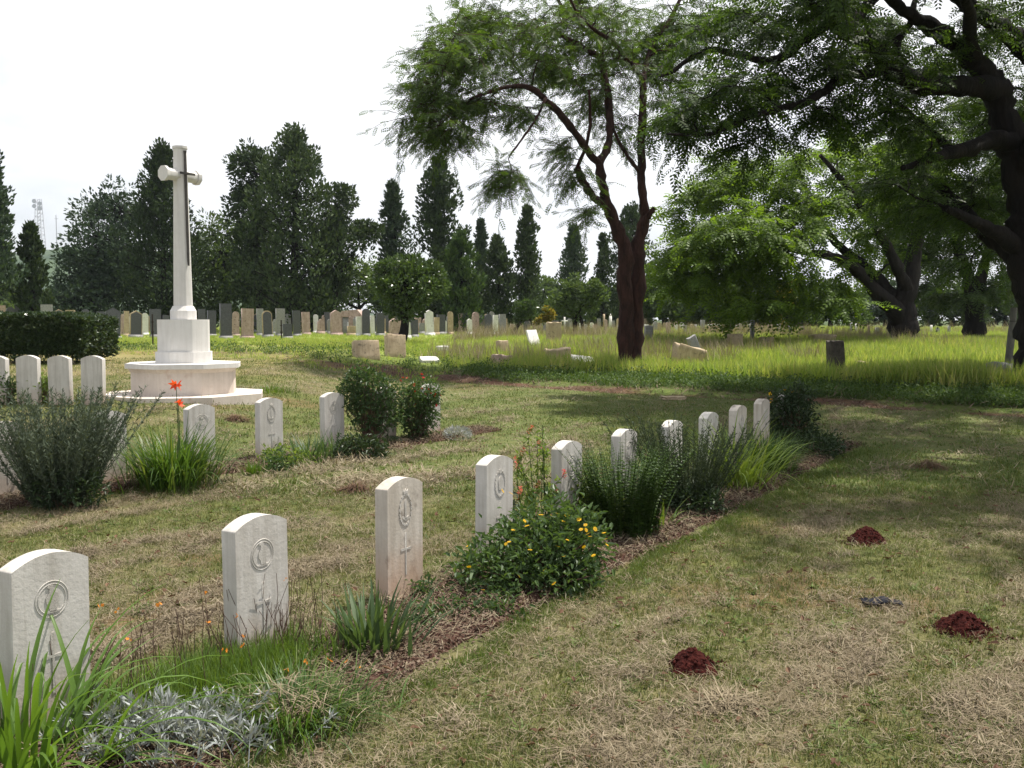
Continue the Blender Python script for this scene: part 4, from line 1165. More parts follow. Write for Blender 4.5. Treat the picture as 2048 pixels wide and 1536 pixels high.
broad_tree('broad_tree', 'dark low tree filling the gap between conifers behind cross', 80, (450, 655), [(445, 510, 58, 80, 0), (425, 580, 65, 60, -1), (500, 560, 50, 70, 1), (395, 520, 30, 60, 1)], 52, 'shade_leaf', 13000)
broad_tree('broad_tree', 'ragged tree with open crown joined to the tallest conifer', 73, (520, 655), [(505, 345, 48, 55, 0), (505, 430, 46, 60, 0), (520, 530, 52, 90, 1)], 53, 'cypress_leaf', 11000)
broad_tree('broad_tree', 'open crowned tree reaching right from the tallest conifer', 72, (660, 655), [(675, 410, 36, 46, 0), (690, 480, 58, 45, 0), (735, 462, 30, 22, 0), (660, 560, 45, 60, 1)], 54, 'cypress_leaf', 8000)
broad_tree('broad_tree', 'grey green bushy tree behind the stone vault', 86, (720, 655), [(715, 560, 55, 50, 0), (770, 580, 45, 45, 0), (660, 590, 50, 40, 0)], 55, 'mid_leaf', 6000)
broad_tree('round_tree', 'small round crowned tree with short forked trunk among gravestones', 46, (800, 678), [(815, 570, 68, 50, 0), (770, 555, 34, 28, -.3), (860, 560, 34, 34, .3), (815, 615, 42, 26, 0), (830, 535, 45, 22, 0)], 57, 'glossy_leaf', 11000, .16, trunk_r=.22)
broad_tree('small_tree', 'tiny bushy tree with short leaning trunk in gravestone rows', 60, (1034, 676), [(1052, 620, 22, 20, 0), (1040, 634, 16, 12, 0)], 58, 'glossy_leaf', 2500, .17, trunk_r=.14)
broad_tree('shrub', 'grey green rounded shrub left of forked tree trunk', 66, (1155, 668), [(1130, 600, 30, 30, 0), (1165, 605, 36, 34, 0), (1185, 585, 28, 26, 0), (1150, 570, 26, 20, 0)], 59, 'mid_leaf', 5000, .24, cat='shrub', trunk_r=.09, stems=4)
broad_tree('shrub', 'low shrub with yellow foliage beside the tiny bushy tree', 68, (1097, 664), [(1097, 625, 12, 14, 0), (1085, 640, 14, 12, 0)], 60, 'yellow_leaf', 900, .22, cat='shrub', trunk_r=.06, stems=3)
k = 0
for px, top, rx, D, mat, lb in [
    (820, 540, 70, 98, 'shade_leaf', 'dark rounded tree far behind the round tree'), (905, 590, 60, 96, 'shade_leaf', 'low dark tree behind the plump cypress'),
    (1090, 560, 40, 120, 'mid_leaf', 'pale distant tree in the gap between cypresses'), (1330, 560, 70, 84, 'shade_leaf', 'dark tree right behind the forked tree trunk'),
    (1420, 585, 75, 80, 'shade_leaf', 'dark tree under the bright feathery canopy behind box tomb'), (1560, 580, 70, 86, 'shade_leaf', 'dark tree with a bare stem in deep shade'),
    (1660, 590, 70, 90, 'shade_leaf', 'dark tree behind the low forking trunk'), (1900, 585, 75, 96, 'shade_leaf', 'dark bluish tree between the two back trunks'),
    (2010, 575, 75, 98, 'blue_pine_leaf', 'dark bluish tree behind the leaning post'), (1770, 590, 75, 100, 'blue_pine_leaf', 'distant bluish tree seen under the limbs'),
    (1490, 560, 60, 105, 'blue_pine_leaf', 'distant dark tree behind yellow blossom'), (380, 590, 70, 95, 'shade_leaf', 'low dark tree closing the view behind the cross'),
    (560, 600, 80, 98, 'shade_leaf', 'low dark tree closing the view behind pink gravestones'), (90, 600, 60, 95, 'mid_leaf', 'low green tree behind dark gravestones near the hill'), (10, 575, 45, 110, 'mid_leaf', 'pale green distant tree below the hill'), (1230, 590, 60, 98, 'shade_leaf', 'low dark tree between shrub and forked trunk'), (2090, 560, 70, 90, 'shade_leaf', 'dark tree beyond the massive trunk')]:
    top -= 22 if px > 1290 else 8
    ry = (655 - top) / 2
    broad_tree('distant_tree', lb, D, (px, 652), [(px, top + ry * .7, rx * .7, ry * .75, 0), (px - rx * .55, top + ry * 1.25, rx * .55, ry * .75, 1), (px + rx * .55, top + ry * 1.2, rx * .55, ry * .8, -1)], 70 + k, mat, 4800, .46)
    k += 1
broad_tree('yellow_tree', 'small tree in bright yellow blossom under dark trees', 72, (1572, 662), [(1568, 600, 20, 24, 0), (1590, 575, 12, 14, 0), (1560, 635, 16, 16, 0)], 61, 'yellow_leaf', 1500, .22, trunk_r=.1)

# clipped hedge
r = rng_of(90)
hb = at(0, 727, 27.5)
hx0, hx1 = at(-260, 700, 27.5)[0], at(193, 700, 27.5)[0]
hz0 = float(zt(hx1 - 1, 27.5)); hz1 = at(90, 630, 27.5)[2]
hy0, hy1 = 26.6, 29.0
t = thing('clipped_hedge', 'dense dark green clipped hedge with squared top behind headstones', 'hedge', ((hx0 + hx1) / 2, 27.6, hz0))
nh = 30000
fpick = r.random(nh)
PX = r.uniform(hx0, hx1, nh); PY = r.uniform(hy0, hy1, nh); PZ = hz0 + .12 + (hz1 - hz0 - .12) * r.random(nh) ** .8
dep = np.abs(r.normal(0, .10, nh))
fr = fpick < .55; PY[fr] = hy0 + dep[fr]
tp = (fpick >= .55) & (fpick < .85); PZ[tp] = hz1 - dep[tp]
sd = fpick >= .85; PX[sd] = hx1 - dep[sd]
bul = .22 * (fbm(PX * 1.5 + 4, PZ * 2 + PY, 3) - .5)
PY = PY + bul * fr; PZ = PZ + .16 * (fbm(PX * 1.2, PY * 1.5, 3) - .5) * tp - .10 * smooth(hx1 - .6, hx1, PX) * (PZ > hz1 - .3)
PX = PX + .25 * (fbm(PZ * 2, PY * 2, 3) - .5) * sd - .15 * smooth(hz0 + .5, hz0, PZ) * sd
P = np.stack([PX, PY, PZ], 1); V = unit(r, nh) * .8 + np.stack([sd * 1.0, -1.0 * fr, tp * 1.0 + .3], 1)
st = []
for k in range(26):
    x = r.uniform(hx0, hx1 - .2); y = r.uniform(hy0 + .3, hy1 - .3)
    st += [tube(np.array([[x, y, hz0 - .2], [x + r.normal(0, .06), y, hz0 + .5], [x + r.normal(0, .2), y + r.normal(0, .2), hz1 - .15]]), [.035, .028, .012], 5)]
part('stems', st, MATS['dark_bark'], t, True)
part('inner_foliage', [box(((hx0 + hx1) / 2 - .1, (hy0 + hy1) / 2, hz0 + .25), (hx1 - hx0 - .5, hy1 - hy0 - .5, hz1 - hz0 - .5))], MATS['shade_leaf'], t)
part('foliage', [oriented(P, V, r.uniform(.06, .13, nh), proto_leaf(.6, .1), r.random(nh) * 6.28)], MATS['hedge_leaf'], t)

# far wooded hill and the two masts on it
m, n, l, b = newmat('far_wood')
tcn = n.new('ShaderNodeTexCoord'); tn = n.new('ShaderNodeTexNoise'); tn.inputs['Scale'].default_value = .06; tn.inputs['Detail'].default_value = 8; tn.inputs['Roughness'].default_value = .7
l.new(tcn.outputs['Object'], tn.inputs['Vector'])
c = ramp(n, l, tn.outputs['Fac'], [(.35, (.02, .04, .02)), (.65, (.06, .095, .04))])
l.new(c.outputs['Color'], b.inputs['Base Color']); b.inputs['Roughness'].default_value = 1
HD = 700.0
hc = at(70, 500, HD)
k = 90
hxx = np.linspace(-220, 330, k); hyy = np.linspace(-150, 200, 40)
HX, HY = np.meshgrid(hxx, hyy, indexing='ij')
hh = at(80, 486, HD)[2]
prof = np.exp(-((HX + 60) / 110) ** 2) * .9 + .55 * np.exp(-((HX - 60) / 130) ** 2) * .5
HZ = (hh - 1) * prof / prof.max() * np.exp(-(HY / 90) ** 2) + 7 * (fbm(HX * .07, HY * .07, 4) - .5) * np.clip(prof * 2, 0, 1) - 2
ii, jj = np.meshgrid(np.arange(k - 1), np.arange(39), indexing='ij'); qq = ii * 40 + jj
link('hill', mesh_np('hill', [(np.stack([HX + at(105, 500, HD)[0] + 60, HY + HD, HZ], -1).reshape(-1, 3), np.stack([qq, qq + 40, qq + 41, qq + 1], -1).reshape(-1, 4))], True), m, None, 'structure')
plain('mast_steel', (.55, .55, .58), .6, .3, .1)
for px, top, w, lb in ((80, 398, 3.2, 'lattice radio mast with dishes near its top on the hill'), (114, 430, .5, 'thin pole mast beside the lattice mast on the hill')):
    Y = HD + 5
    p = at(px, 497, Y); h = at(px, top, Y)[2] - p[2]
    t = thing('radio_mast', lb, 'mast', p - [0, 0, 6])
    fr_ = []
    if w > 1:
        for sx in (-1, 1):
            for sy in (-1, 1):
                fr_ += tube_c([p + [sx * w, sy * w, -8], p + [sx * w * .45, sy * w * .45, h]], [.28, .22], 5)
        for k in range(14):
            z0, z1 = h * k / 14, h * (k + 1) / 14
            w0, w1 = w * (1 - .55 * k / 14), w * (1 - .55 * (k + 1) / 14)
            s = 1 if k % 2 else -1
            for sy in (-1, 1):
                fr_ += tube_c([p + [-s * w0, sy * w0, z0], p + [s * w1, sy * w1, z1]], [.14, .14], 4)
                fr_ += tube_c([p + [-w0, sy * w0, z0], p + [w0, sy * w0, z0]], [.14, .14], 4)
        part('lattice', fr_, MATS['mast_steel'], t)
        for k in range(4):
            c0 = p + [(-1) ** k * 2.0, -2, h * (.80 + .05 * k)]
            part('dish', tube_c([c0, c0 + [0, -.6, 0]], [.9, 1.5], 12), MATS['mast_steel'], t)
    else:
        part('pole', tube_c([p + [0, 0, -8], p + [0, 0, h]], [.45, .3], 8), MATS['mast_steel'], t)
        part('cross_bar', tube_c([p + [-1.5, 0, h * .9], p + [1.5, 0, h * .9]], [.15, .15], 5), MATS['mast_steel'], t)

# leaning post and boulder beside the massive trunk
p = onground(2012, 752); p[2] = float(zt(p[0], p[1]))
pt = at(2028, 615, p[1])
t = thing('leaning_post', 'grey wooden post leaning beside the massive trunk', 'post', p)
part('post', tube_c(catmull([p - [0, 0, .3], p + (pt - p) * .5 + [.02, 0, 0], pt], [.11, .10, .09], 4)[0], catmull([p, p + 1, p + 2], [.12, .105, .09], 4)[1], 9, lump=.1), bark_mat('grey_wood', (.09, .085, .08), (.2, .19, .17), 8), t, True)
part('wire_loop', [tube(np.array([p + (pt - p) * .8 + [math.cos(a) * .115, math.sin(a) * .115, 0] for a in np.linspace(0, 6.28, 14)]), np.full(14, .008), 5)], MATS['rusty_iron'], t)
loose_slab(2008, 760, (.95, .7, .55), (0, 6, 30), 'g', 'rough grey boulder at the foot of the leaning post', 'boulder', jag=.25, sink=.12)['category'] = 'boulder'

# ------------------------------------------------------------------ scattered cover: grass, clippings, weeds (geometry-node instances)
def scatter(name, pos, rot, scl, protos, mat):
    """one object: its own mesh carries the small models and the points they are set on"""
    V, F, pid = [], [], []
    n0 = 0
    for k, ps in enumerate(protos):
        for v, f in ps:
            v = np.asarray(v, float).reshape(-1, 3)
            V.append(v); F.append(np.asarray(f) + n0); pid += [k + 1] * len(v); n0 += len(v)
    nf = np.concatenate(F)
    V.append(pos); pid += [0] * len(pos)
    VV = np.concatenate(V).astype(np.float32)
    me = bpy.data.meshes.new(name)
    me.vertices.add(len(VV)); me.vertices.foreach_set('co', VV.ravel())
    me.loops.add(nf.size); me.loops.foreach_set('vertex_index', nf.ravel().astype(np.int32))
    me.polygons.add(len(nf)); me.polygons.foreach_set('loop_start', (np.arange(len(nf)) * nf.shape[1]).astype(np.int32))
    me.update(calc_edges=True)
    np_ = len(VV) - len(pos)
    def attr(nm, tp, arr, key):
        a = me.attributes.new(nm, tp, 'POINT'); a.data.foreach_set(key, arr)
    attr('pid', 'INT', np.array(pid, np.int32), 'value')
    R3 = np.zeros((len(VV), 3), np.float32); R3[np_:] = rot
    attr('rot', 'FLOAT_VECTOR', R3.ravel(), 'vector')
    S = np.ones(len(VV), np.float32); S[np_:] = scl
    attr('scl', 'FLOAT', S, 'value')
    ix = np.zeros(len(VV), np.int32); ix[np_:] = rng_of(3).integers(0, len(protos), len(pos))
    attr('idx', 'INT', ix, 'value')
    o = link(name, me, mat, None, 'stuff')
    ng = bpy.data.node_groups.new(name + '_nodes', 'GeometryNodeTree')
    ng.interface.new_socket('Geometry', in_out='INPUT', socket_type='NodeSocketGeometry')
    ng.interface.new_socket('Geometry', in_out='OUTPUT', socket_type='NodeSocketGeometry')
    N, L = ng.nodes, ng.links
    gi, go = N.new('NodeGroupInput'), N.new('NodeGroupOutput')
    def named(nm, tp):
        a = N.new('GeometryNodeInputNamedAttribute'); a.data_type = tp; a.inputs['Name'].default_value = nm; return a.outputs['Attribute']
    def sep(k):
        c = N.new('FunctionNodeCompare'); c.data_type = 'INT'; c.operation = 'EQUAL'
        ins = [s for s in c.inputs if s.enabled and s.type == 'INT']
        L.new(named('pid', 'INT'), ins[0]); ins[1].default_value = k
        s = N.new('GeometryNodeSeparateGeometry'); s.domain = 'POINT'
        L.new(gi.outputs[0], s.inputs['Geometry']); L.new(c.outputs['Result'], s.inputs['Selection'])
        return s.outputs['Selection']
    jn = N.new('GeometryNodeJoinGeometry')
    for k in range(len(protos)):
        g2 = N.new('GeometryNodeGeometryToInstance')
        L.new(sep(k + 1), g2.inputs[0]); L.new(g2.outputs[0], jn.inputs[0])
    ip = N.new('GeometryNodeInstanceOnPoints')
    L.new(sep(0), ip.inputs['Points']); L.new(jn.outputs[0], ip.inputs['Instance'])
    ip.inputs['Pick Instance'].default_value = True
    L.new(named('idx', 'INT'), ip.inputs['Instance Index'])
    L.new(named('rot', 'FLOAT_VECTOR'), ip.inputs['Rotation'])
    L.new(named('scl', 'FLOAT'), ip.inputs['Scale'])
    L.new(ip.outputs[0], go.inputs[0])
    md = o.modifiers.new('scatter', 'NODES'); md.node_group = ng
    return o

def tuft(seed, nb, h, w, spread, lean=.5, bend=.9, segs=3):
    r = rng_of(seed)
    base = np.c_[r.normal(0, spread, (nb, 2)), np.full(nb, -.004)]
    return [blades(base, r.random(nb) * 6.28, R(90) - np.abs(r.normal(0, lean, nb)), h * r.uniform(.5, 1.15, nb), w * r.uniform(.7, 1.3, nb), r.uniform(.1, bend, nb), segs)]

def litter(seed, nb, l, w, spread, rise=.015):
    """cut grass strands lying loosely"""
    r = rng_of(seed)
    base = np.c_[r.normal(0, spread, (nb, 2)), r.uniform(-.002, rise, nb)]
    return [blades(base, r.random(nb) * 6.28, r.normal(.12, .28, nb), l * r.uniform(.5, 1.3, nb), w * r.uniform(.6, 1.3, nb), r.normal(.25, .5, nb), 3)]

leaf_mat('lawn_blade', [(.055, .08, .022), (.09, .12, .032), (.145, .155, .06), (.22, .185, .10)], .25, .7, .15)
leaf_mat('far_lawn_blade', [(.05, .085, .02), (.08, .12, .03), (.12, .15, .045), (.19, .17, .09)], .25, .7, .15)
leaf_mat('brown_leaf', [(.05, .025, .015), (.11, .06, .035), (.19, .12, .07)], .1, .8, .2)
leaf_mat('edge_blade', [(.06, .095, .022), (.095, .14, .032), (.14, .18, .05)], .35, .6, .2)
leaf_mat('dry_strand', [(.10, .075, .046), (.175, .138, .088), (.26, .215, .145), (.34, .295, .205)], .12, .8, .15, .4)
leaf_mat('field_blade', [(.13, .21, .045), (.20, .29, .06), (.29, .35, .10), (.42, .37, .19)], 0.5, .6, .2, .6)
leaf_mat('weed_leaf', [(.0322, .0633, .0184), (.0575, .1035, .0253), (.1035, .1495, .0403)], .35, .6, .2)
leaf_mat('mulch_bit', [(.04, .024, .018), (.085, .052, .038), (.145, .105, .08), (.22, .18, .135)], 0, .9, .1)

rs = rng_of(101)
def frame_pts(n, y0, y1, power=1.0, margin=1.12):
    """points inside the visible wedge of ground, and a little beyond it"""
    u = rs.random(n)
    y = y0 * (y1 / y0) ** u if power == 0 else y0 + (y1 - y0) * u ** power
    x = rs.uniform(-1, 1, n) * (y * .53 * margin + .8)
    return x, y
def inbed(x, y):
    ins = np.zeros(len(x), bool)
    for Pn, dd, w, e0, e1 in ((P1[1], d1, .84, -2.5, 10.9), (P2[0], d2, .62, -2.4, 7.6)):
        a_ = (x - Pn[0]) * dd[0] + (y - Pn[1]) * dd[1]
        b2 = (x - Pn[0]) * dd[1] - (y - Pn[1]) * dd[0]
        ins |= (b2 > -.04) & (b2 < w + .10 * np.sin(a_ * 3.1)) & (a_ > e0) & (a_ < e1)
    return ins
def clear_of(x, y, far=1.3):
    ok = np.ones(len(x), bool)
    for a0, b0, w0 in LOOSE:
        ok &= ~((np.abs(x - a0 * y / b0) < w0 * .55 + .05) & (y > b0 - far) & (y < b0 + .25))
    return ok
def put(name, x, y, protos, mat, s0, s1, lift=0.0, tilt=.15):
    z = zt(x, y) + lift
    n_ = len(x)
    rot = np.c_[rs.normal(0, tilt, n_), rs.normal(0, tilt, n_), rs.random(n_) * 6.28]
    return scatter(name, np.c_[x, y, z], rot, rs.uniform(s0, s1, n_), protos, MATS[mat])

# short mown grass
x, y = frame_pts(52000, 3.2, 11, 1.0)
k = ~inbed(x, y) & (rs.random(len(x)) < (1.25 - dryness(x, y)))
put('lawn_grass', x[k], y[k], [tuft(s, 11, .038, .0045, .035, .6) for s in range(5)], 'lawn_blade', .6, 1.3)
x, y = frame_pts(46000, 10.5, 30, 1.25)
k = ~inbed(x, y) & (edge_d(x, y) < 0) & (rs.random(len(x)) < (1.15 - dryness(x, y)))
put('lawn_grass', x[k], y[k], [tuft(20 + s, 10, .05, .011, .08, .7) for s in range(4)], 'far_lawn_blade', .6, 1.3)
# cut grass lying in windrows
x, y = frame_pts(60000, 3.2, 11, 1.0)
rd = ridge(x, y); pr_ = np.clip(dryness(x, y) * 1.2, .2, 1) * np.clip((rd - .34) * 3.5, .3, 1)
k = (rs.random(len(x)) < pr_) & (~inbed(x, y) | (rs.random(len(x)) < .12))
put('grass_clippings', x[k], y[k], [litter(40 + s, 18, .055, .003, .045, .025) for s in range(5)], 'dry_strand', .6, 1.35, .004)
x, y = frame_pts(42000, 10.5, 27, 1.2)
rd = ridge(x, y); pr_ = np.clip((dryness(x, y) - .2) * 1.2, .03, 1) * np.clip((rd - .38) * 4.5, .08, 1) * (1 - .6 * smooth(-4, 1, x))
k = (rs.random(len(x)) < pr_) & ~inbed(x, y) & (edge_d(x, y) < -.1)
put('grass_clippings', x[k], y[k], [litter(50 + s, 9, .13, .010, .09, .04) for s in range(4)], 'dry_strand', .6, 1.3, .004)
# raised clots of raked clippings
def clot(seed, n_, rad, h, l_, w_):
    r = rng_of(seed); q = r.normal(0, rad * .5, (n_, 2))
    z = h * np.exp(-(q ** 2).sum(1) / (rad * rad) * 1.6) * r.random(n_) ** .6
    return [blades(np.c_[q, z], r.random(n_) * 6.28, r.normal(.0, .35, n_), l_ * r.uniform(.5, 1.3, n_), w_ * r.uniform(.7, 1.3, n_), r.normal(.5, .6, n_), 3)]
leaf_mat('raked_strand', [(.065, .05, .036), (.14, .11, .077), (.22, .18, .125), (.30, .25, .18)], .08, .9, .1, .45)
x, y = frame_pts(26000, 3.4, 20, 1.2)
k = (rs.random(len(x)) < np.clip((ridge(x, y) - .44) * 4, 0, 1) * np.clip(dryness(x, y) * 1.3 - .15, 0, 1) * (.35 + .65 * (lawn_uv(x, y)[1] < lawn_uv(P1[1][0], P1[1][1])[1]))) & ~inbed(x, y) & (edge_d(x, y) < -.2)
put('grass_clippings', x[k], y[k], [clot(150 + s, 46, .11, .055, .07, .0045) for s in range(5)], 'raked_strand', .55, 1.5, .0, .05)
# greener fringe along the bed edges and lawn edge
n_ = 5200
a_ = rs.uniform(-2.5, 10.9, n_); b2 = .87 + np.abs(rs.normal(0, .10, n_)) + .08 * np.sin(a_ * 3.1)
x = P1[1][0] + d1[0] * a_ + d1[1] * b2; y = P1[1][1] + d1[1] * a_ - d1[0] * b2
put('lawn_grass', x, y, [tuft(60 + s, 10, .05, .0055, .03, .6) for s in range(4)], 'edge_blade', .5, 1.0)
# mulch and dead leaves on the beds
for X_, Y_, Z_, pf, n_ in ((*bed1, 15000), (*bed2, 8000)):
    id_ = rs.integers(0, X_.size, n_); ok = pf.ravel()[id_] > .25
    id_ = id_[ok]
    ps = np.c_[X_.ravel()[id_] + rs.normal(0, .03, len(id_)), Y_.ravel()[id_] + rs.normal(0, .03, len(id_)), Z_.ravel()[id_] + .006]
    pro = []
    for s in range(5):
        r = rng_of(200 + s)
        pro.append([oriented(np.c_[r.normal(0, .03, (4, 2)), r.uniform(0, .012, 4)], unit(r, 4) * [1, 1, .35], r.uniform(.012, .034, 4), proto_leaf(.6, .2), r.normal(0, .6, 4))])
    scatter('mulch_litter', ps, np.c_[rs.normal(0, .2, (len(id_), 2)), rs.random(len(id_)) * 6.28], rs.uniform(.5, 1.3, len(id_)), pro, MATS['mulch_bit'])
    k = rs.random(len(id_)) < .22
    scatter('grass_clippings', ps[k], np.c_[rs.normal(0, .2, (k.sum(), 2)), rs.random(k.sum()) * 6.28], rs.uniform(.5, 1.2, k.sum()), [litter(210 + s, 9, .09, .0045, .05, .03) for s in range(3)], MATS['dry_strand'])
# fallen leaves and small weeds on the lawn
x, y = frame_pts(2600, 3.4, 20, 1.2); k = ~inbed(x, y) & (edge_d(x, y) < -.2)
put('fallen_leaves', x[k], y[k], [[oriented(np.c_[rng_of(230 + s).normal(0, .04, (2, 2)), np.full(2, .022)], unit(rng_of(231 + s), 2) * [1, 1, .3], np.array([.05, .035]), proto_leaf2(.5, .15, .1), None)] for s in range(4)], 'brown_leaf', .5, 1.2, .004, .3)
x, y = frame_pts(2200, 3.4, 18, 1.2); k = ~inbed(x, y) & (edge_d(x, y) < -.2) & (fbm(x * .8 + 60, y * .8, 3) > .5)
put('lawn_weeds', x[k], y[k], [[blades(np.c_[rng_of(240 + s).normal(0, .012, (12, 2)), np.zeros(12)], np.arange(12) * .52, rng_of(241 + s).uniform(.2, .9, 12), rng_of(242 + s).uniform(.04, .085, 12), np.full(12, .014), np.full(12, .7), 3)] for s in range(4)], 'edge_blade', .5, 1.2)
# rough weeds in the band under the forked tree
x, y = frame_pts(30000, 17, 42, 1.0)
ed = edge_d(x, y)
k = (ed > 1.1 + 1.7 * fbm(x * .7, y * .7 + 20, 3)) & (ed < 9 + 4 * fbm(x * .3, y * .3, 2)) & ((x > -1.5) | (rs.random(len(x)) < .22)) & (clear_of(x, y, 2.8) | (rs.random(len(x)) < .06))
put('rough_weeds', x[k], y[k], [tuft(70 + s, 12, .17, .020, .12, .6, 1.2) for s in range(3)] + [[oriented(np.c_[rng_of(80 + s).normal(0, .14, (26, 2)), rng_of(81 + s).uniform(.02, .17, 26)], unit(rng_of(82 + s), 26) + [0, 0, .4], np.full(26, .07), proto_leaf(.55, .1), None)] for s in range(3)], 'weed_leaf', .4, 1.35)
# long field grass
x, y = frame_pts(60000, 24, 90, 1.3)
ed = edge_d(x, y)
k = (ed > 4.5 + 3 * fbm(x * .4, y * .4 + 20, 3) + 3.0 * smooth(-1, -4, x)) & (rs.random(len(x)) < .35 + .9 * fbm(x * .25 + 8, y * .25, 3)) & (clear_of(x, y, 3.2) | (rs.random(len(x)) < .06))
x, y = x[k], y[k]
hs = .45 + .9 * fbm(x * .16 + 3, y * .16 + 4, 3)
hs *= (1 - .5 * smooth(2, -3, x)) * (1 - .45 * smooth(42, 54, y))
z = zt(x, y)
scatter('field_grass', np.c_[x, y, z], np.c_[rs.normal(0, .1, (len(x), 2)), rs.random(len(x)) * 6.28], hs * rs.uniform(.75, 1.25, len(x)), [tuft(90 + s, 22, .55, .022, .17, .28, .9, 4) for s in range(6)], MATS['field_blade'])
# straw-coloured seed heads in the field
x, y = frame_pts(16000, 33, 75, 1.1)
k = (edge_d(x, y) > 7) & (fbm(x * .22 + 14, y * .22, 3) > .47) & (x > -3) & clear_of(x, y, 2.6)
put('field_seed_heads', x[k], y[k], [tuft(110 + s, 8, .85, .016, .12, .2, .5, 4) for s in range(4)], 'dry_strand', .6, 1.1)
# sparse rough turf left of the cross and behind
x, y = frame_pts(9000, 21, 50, 1.1)
k = (edge_d(x, y) > -1.0) & (x < -2)
put('rough_weeds', x[k], y[k], [tuft(120 + s, 10, .14, .02, .12, .6, 1.2) for s in range(4)], 'field_blade', .5, 1.2)
# debris on the bare soil strip
x, y = frame_pts(14000, 15, 34, 1.0)
ed = edge_d(x, y)
k = (ed > .1) & (ed < 3.2) & (rs.random(len(x)) < .8)
put('dry_leaf_litter', x[k], y[k], [litter(130 + s, 7, .14, .02, .10, .03) for s in range(3)], 'mulch_bit', .6, 1.4, .004)

# ------------------------------------------------------------------ plants in the beds
leaf_mat('strap_leaf', [(.05, .10, .018), (.09, .17, .026), (.15, .25, .04)], 0.45, .4, .4)
leaf_mat('lily_leaf', [(.025, .06, .014), (.05, .105, .02), (.085, .15, .028), (.17, .18, .05)], .4, .45, .35)
leaf_mat('pale_lily_leaf', [(.08, .13, .025), (.13, .20, .035), (.19, .26, .05), (.28, .27, .09)], .45, .45, .35)
leaf_mat('iris_leaf', [(.04, .075, .03), (.07, .115, .045), (.10, .15, .06)], .35, .5, .3)
leaf_mat('silver_leaf', [(.22, .24, .23), (.34, .36, .36), (.48, .50, .51)], .15, .8, .2)
leaf_mat('bulbine_leaf', [(.05, .095, .015), (.085, .15, .022), (.13, .19, .035)], .4, .45, .3)
leaf_mat('rosemary_leaf', [(.045, .065, .045), (.075, .10, .065), (.12, .145, .10)], .15, .7, .2)
leaf_mat('dark_rosemary_leaf', [(.03, .045, .025), (.05, .07, .035), (.085, .11, .055)], .15, .7, .2)
leaf_mat('bush_leaf', [(.03, .062, .022), (.055, .10, .032), (.09, .145, .045)], .35, .45, .35)
leaf_mat('dark_bush_leaf', [(.018, .036, .016), (.032, .055, .022), (.055, .085, .032)], .25, .45, .3)
leaf_mat('lime_leaf', [(.09, .15, .03), (.14, .21, .045), (.20, .27, .07)], .4, .5, .3)
leaf_mat('fern_leaf', [(.028, .06, .014), (.055, .10, .02), (.10, .155, .03)], .4, .5, .25)
leaf_mat('dead_stem', [(.06, .035, .03), (.12, .075, .055), (.16, .11, .08)], 0, .9, .1)
leaf_mat('yellow_petal', [(.62, .36, .015), (.75, .48, .02)], .3, .6, .2)
leaf_mat('orange_petal', [(.65, .18, .02), (.75, .30, .04)], .3, .6, .2)
leaf_mat('lily_petal', [(.70, .05, .03), (.80, .14, .04)], .35, .5, .2)
leaf_mat('red_petal', [(.45, .02, .02), (.62, .06, .05)], .3, .6, .2)
leaf_mat('red_brown_petal', [(.40, .07, .05), (.55, .16, .10)], .3, .6, .2)
plain('flower_eye', (.30, .14, .02), .8)

def gpt(px, py):
    p = onground(px, py); p[2] = float(zt(p[0], p[1])) - .01
    return p

def strap_clump(name, label, p, n, L, W, mat, seed, spread=.10, e=(62, 88), bend=(.6, 1.9), segs=7, cat='plant', single=False, group=None):
    r = rng_of(seed)
    t = thing(name, label, cat, p, group)
    base = np.c_[p[0] + r.normal(0, spread, n), p[1] + r.normal(0, spread, n), np.full(n, p[2])]
    az = np.arctan2(base[:, 1] - p[1], base[:, 0] - p[0]) + r.normal(0, .5, n)
    e0 = np.radians(r.uniform(e[0], e[1], n)); Ls = L * r.uniform(.6, 1.1, n); Ws = W * r.uniform(.75, 1.2, n); bd = r.uniform(bend[0], bend[1], n)
    if single:
        for k in range(n):
            V, F = blades(base[k:k+1], az[k:k+1], e0[k:k+1], Ls[k:k+1], Ws[k:k+1], bd[k:k+1], 9, 1.8)
            # fold the blade along its midrib
            m_ = (V[0::2] + V[1::2]) / 2; m_[:, 2] -= Ws[k] * .22 * np.linspace(1, .3, len(m_))
            V3 = np.stack([V[0::2], m_, V[1::2]], 1).reshape(-1, 3)
            i = np.arange(9)[:, None] * 3
            F3 = np.concatenate([np.c_[i, i + 1, i + 4, i + 3], np.c_[i + 1, i + 2, i + 5, i + 4]])
            part('leaf', [(V3, F3)], MATS[mat], t, True)
    else:
        part('leaves', [blades(base, az, e0, Ls, Ws, bd, segs, 1.6)], MATS[mat], t, True)
    return t

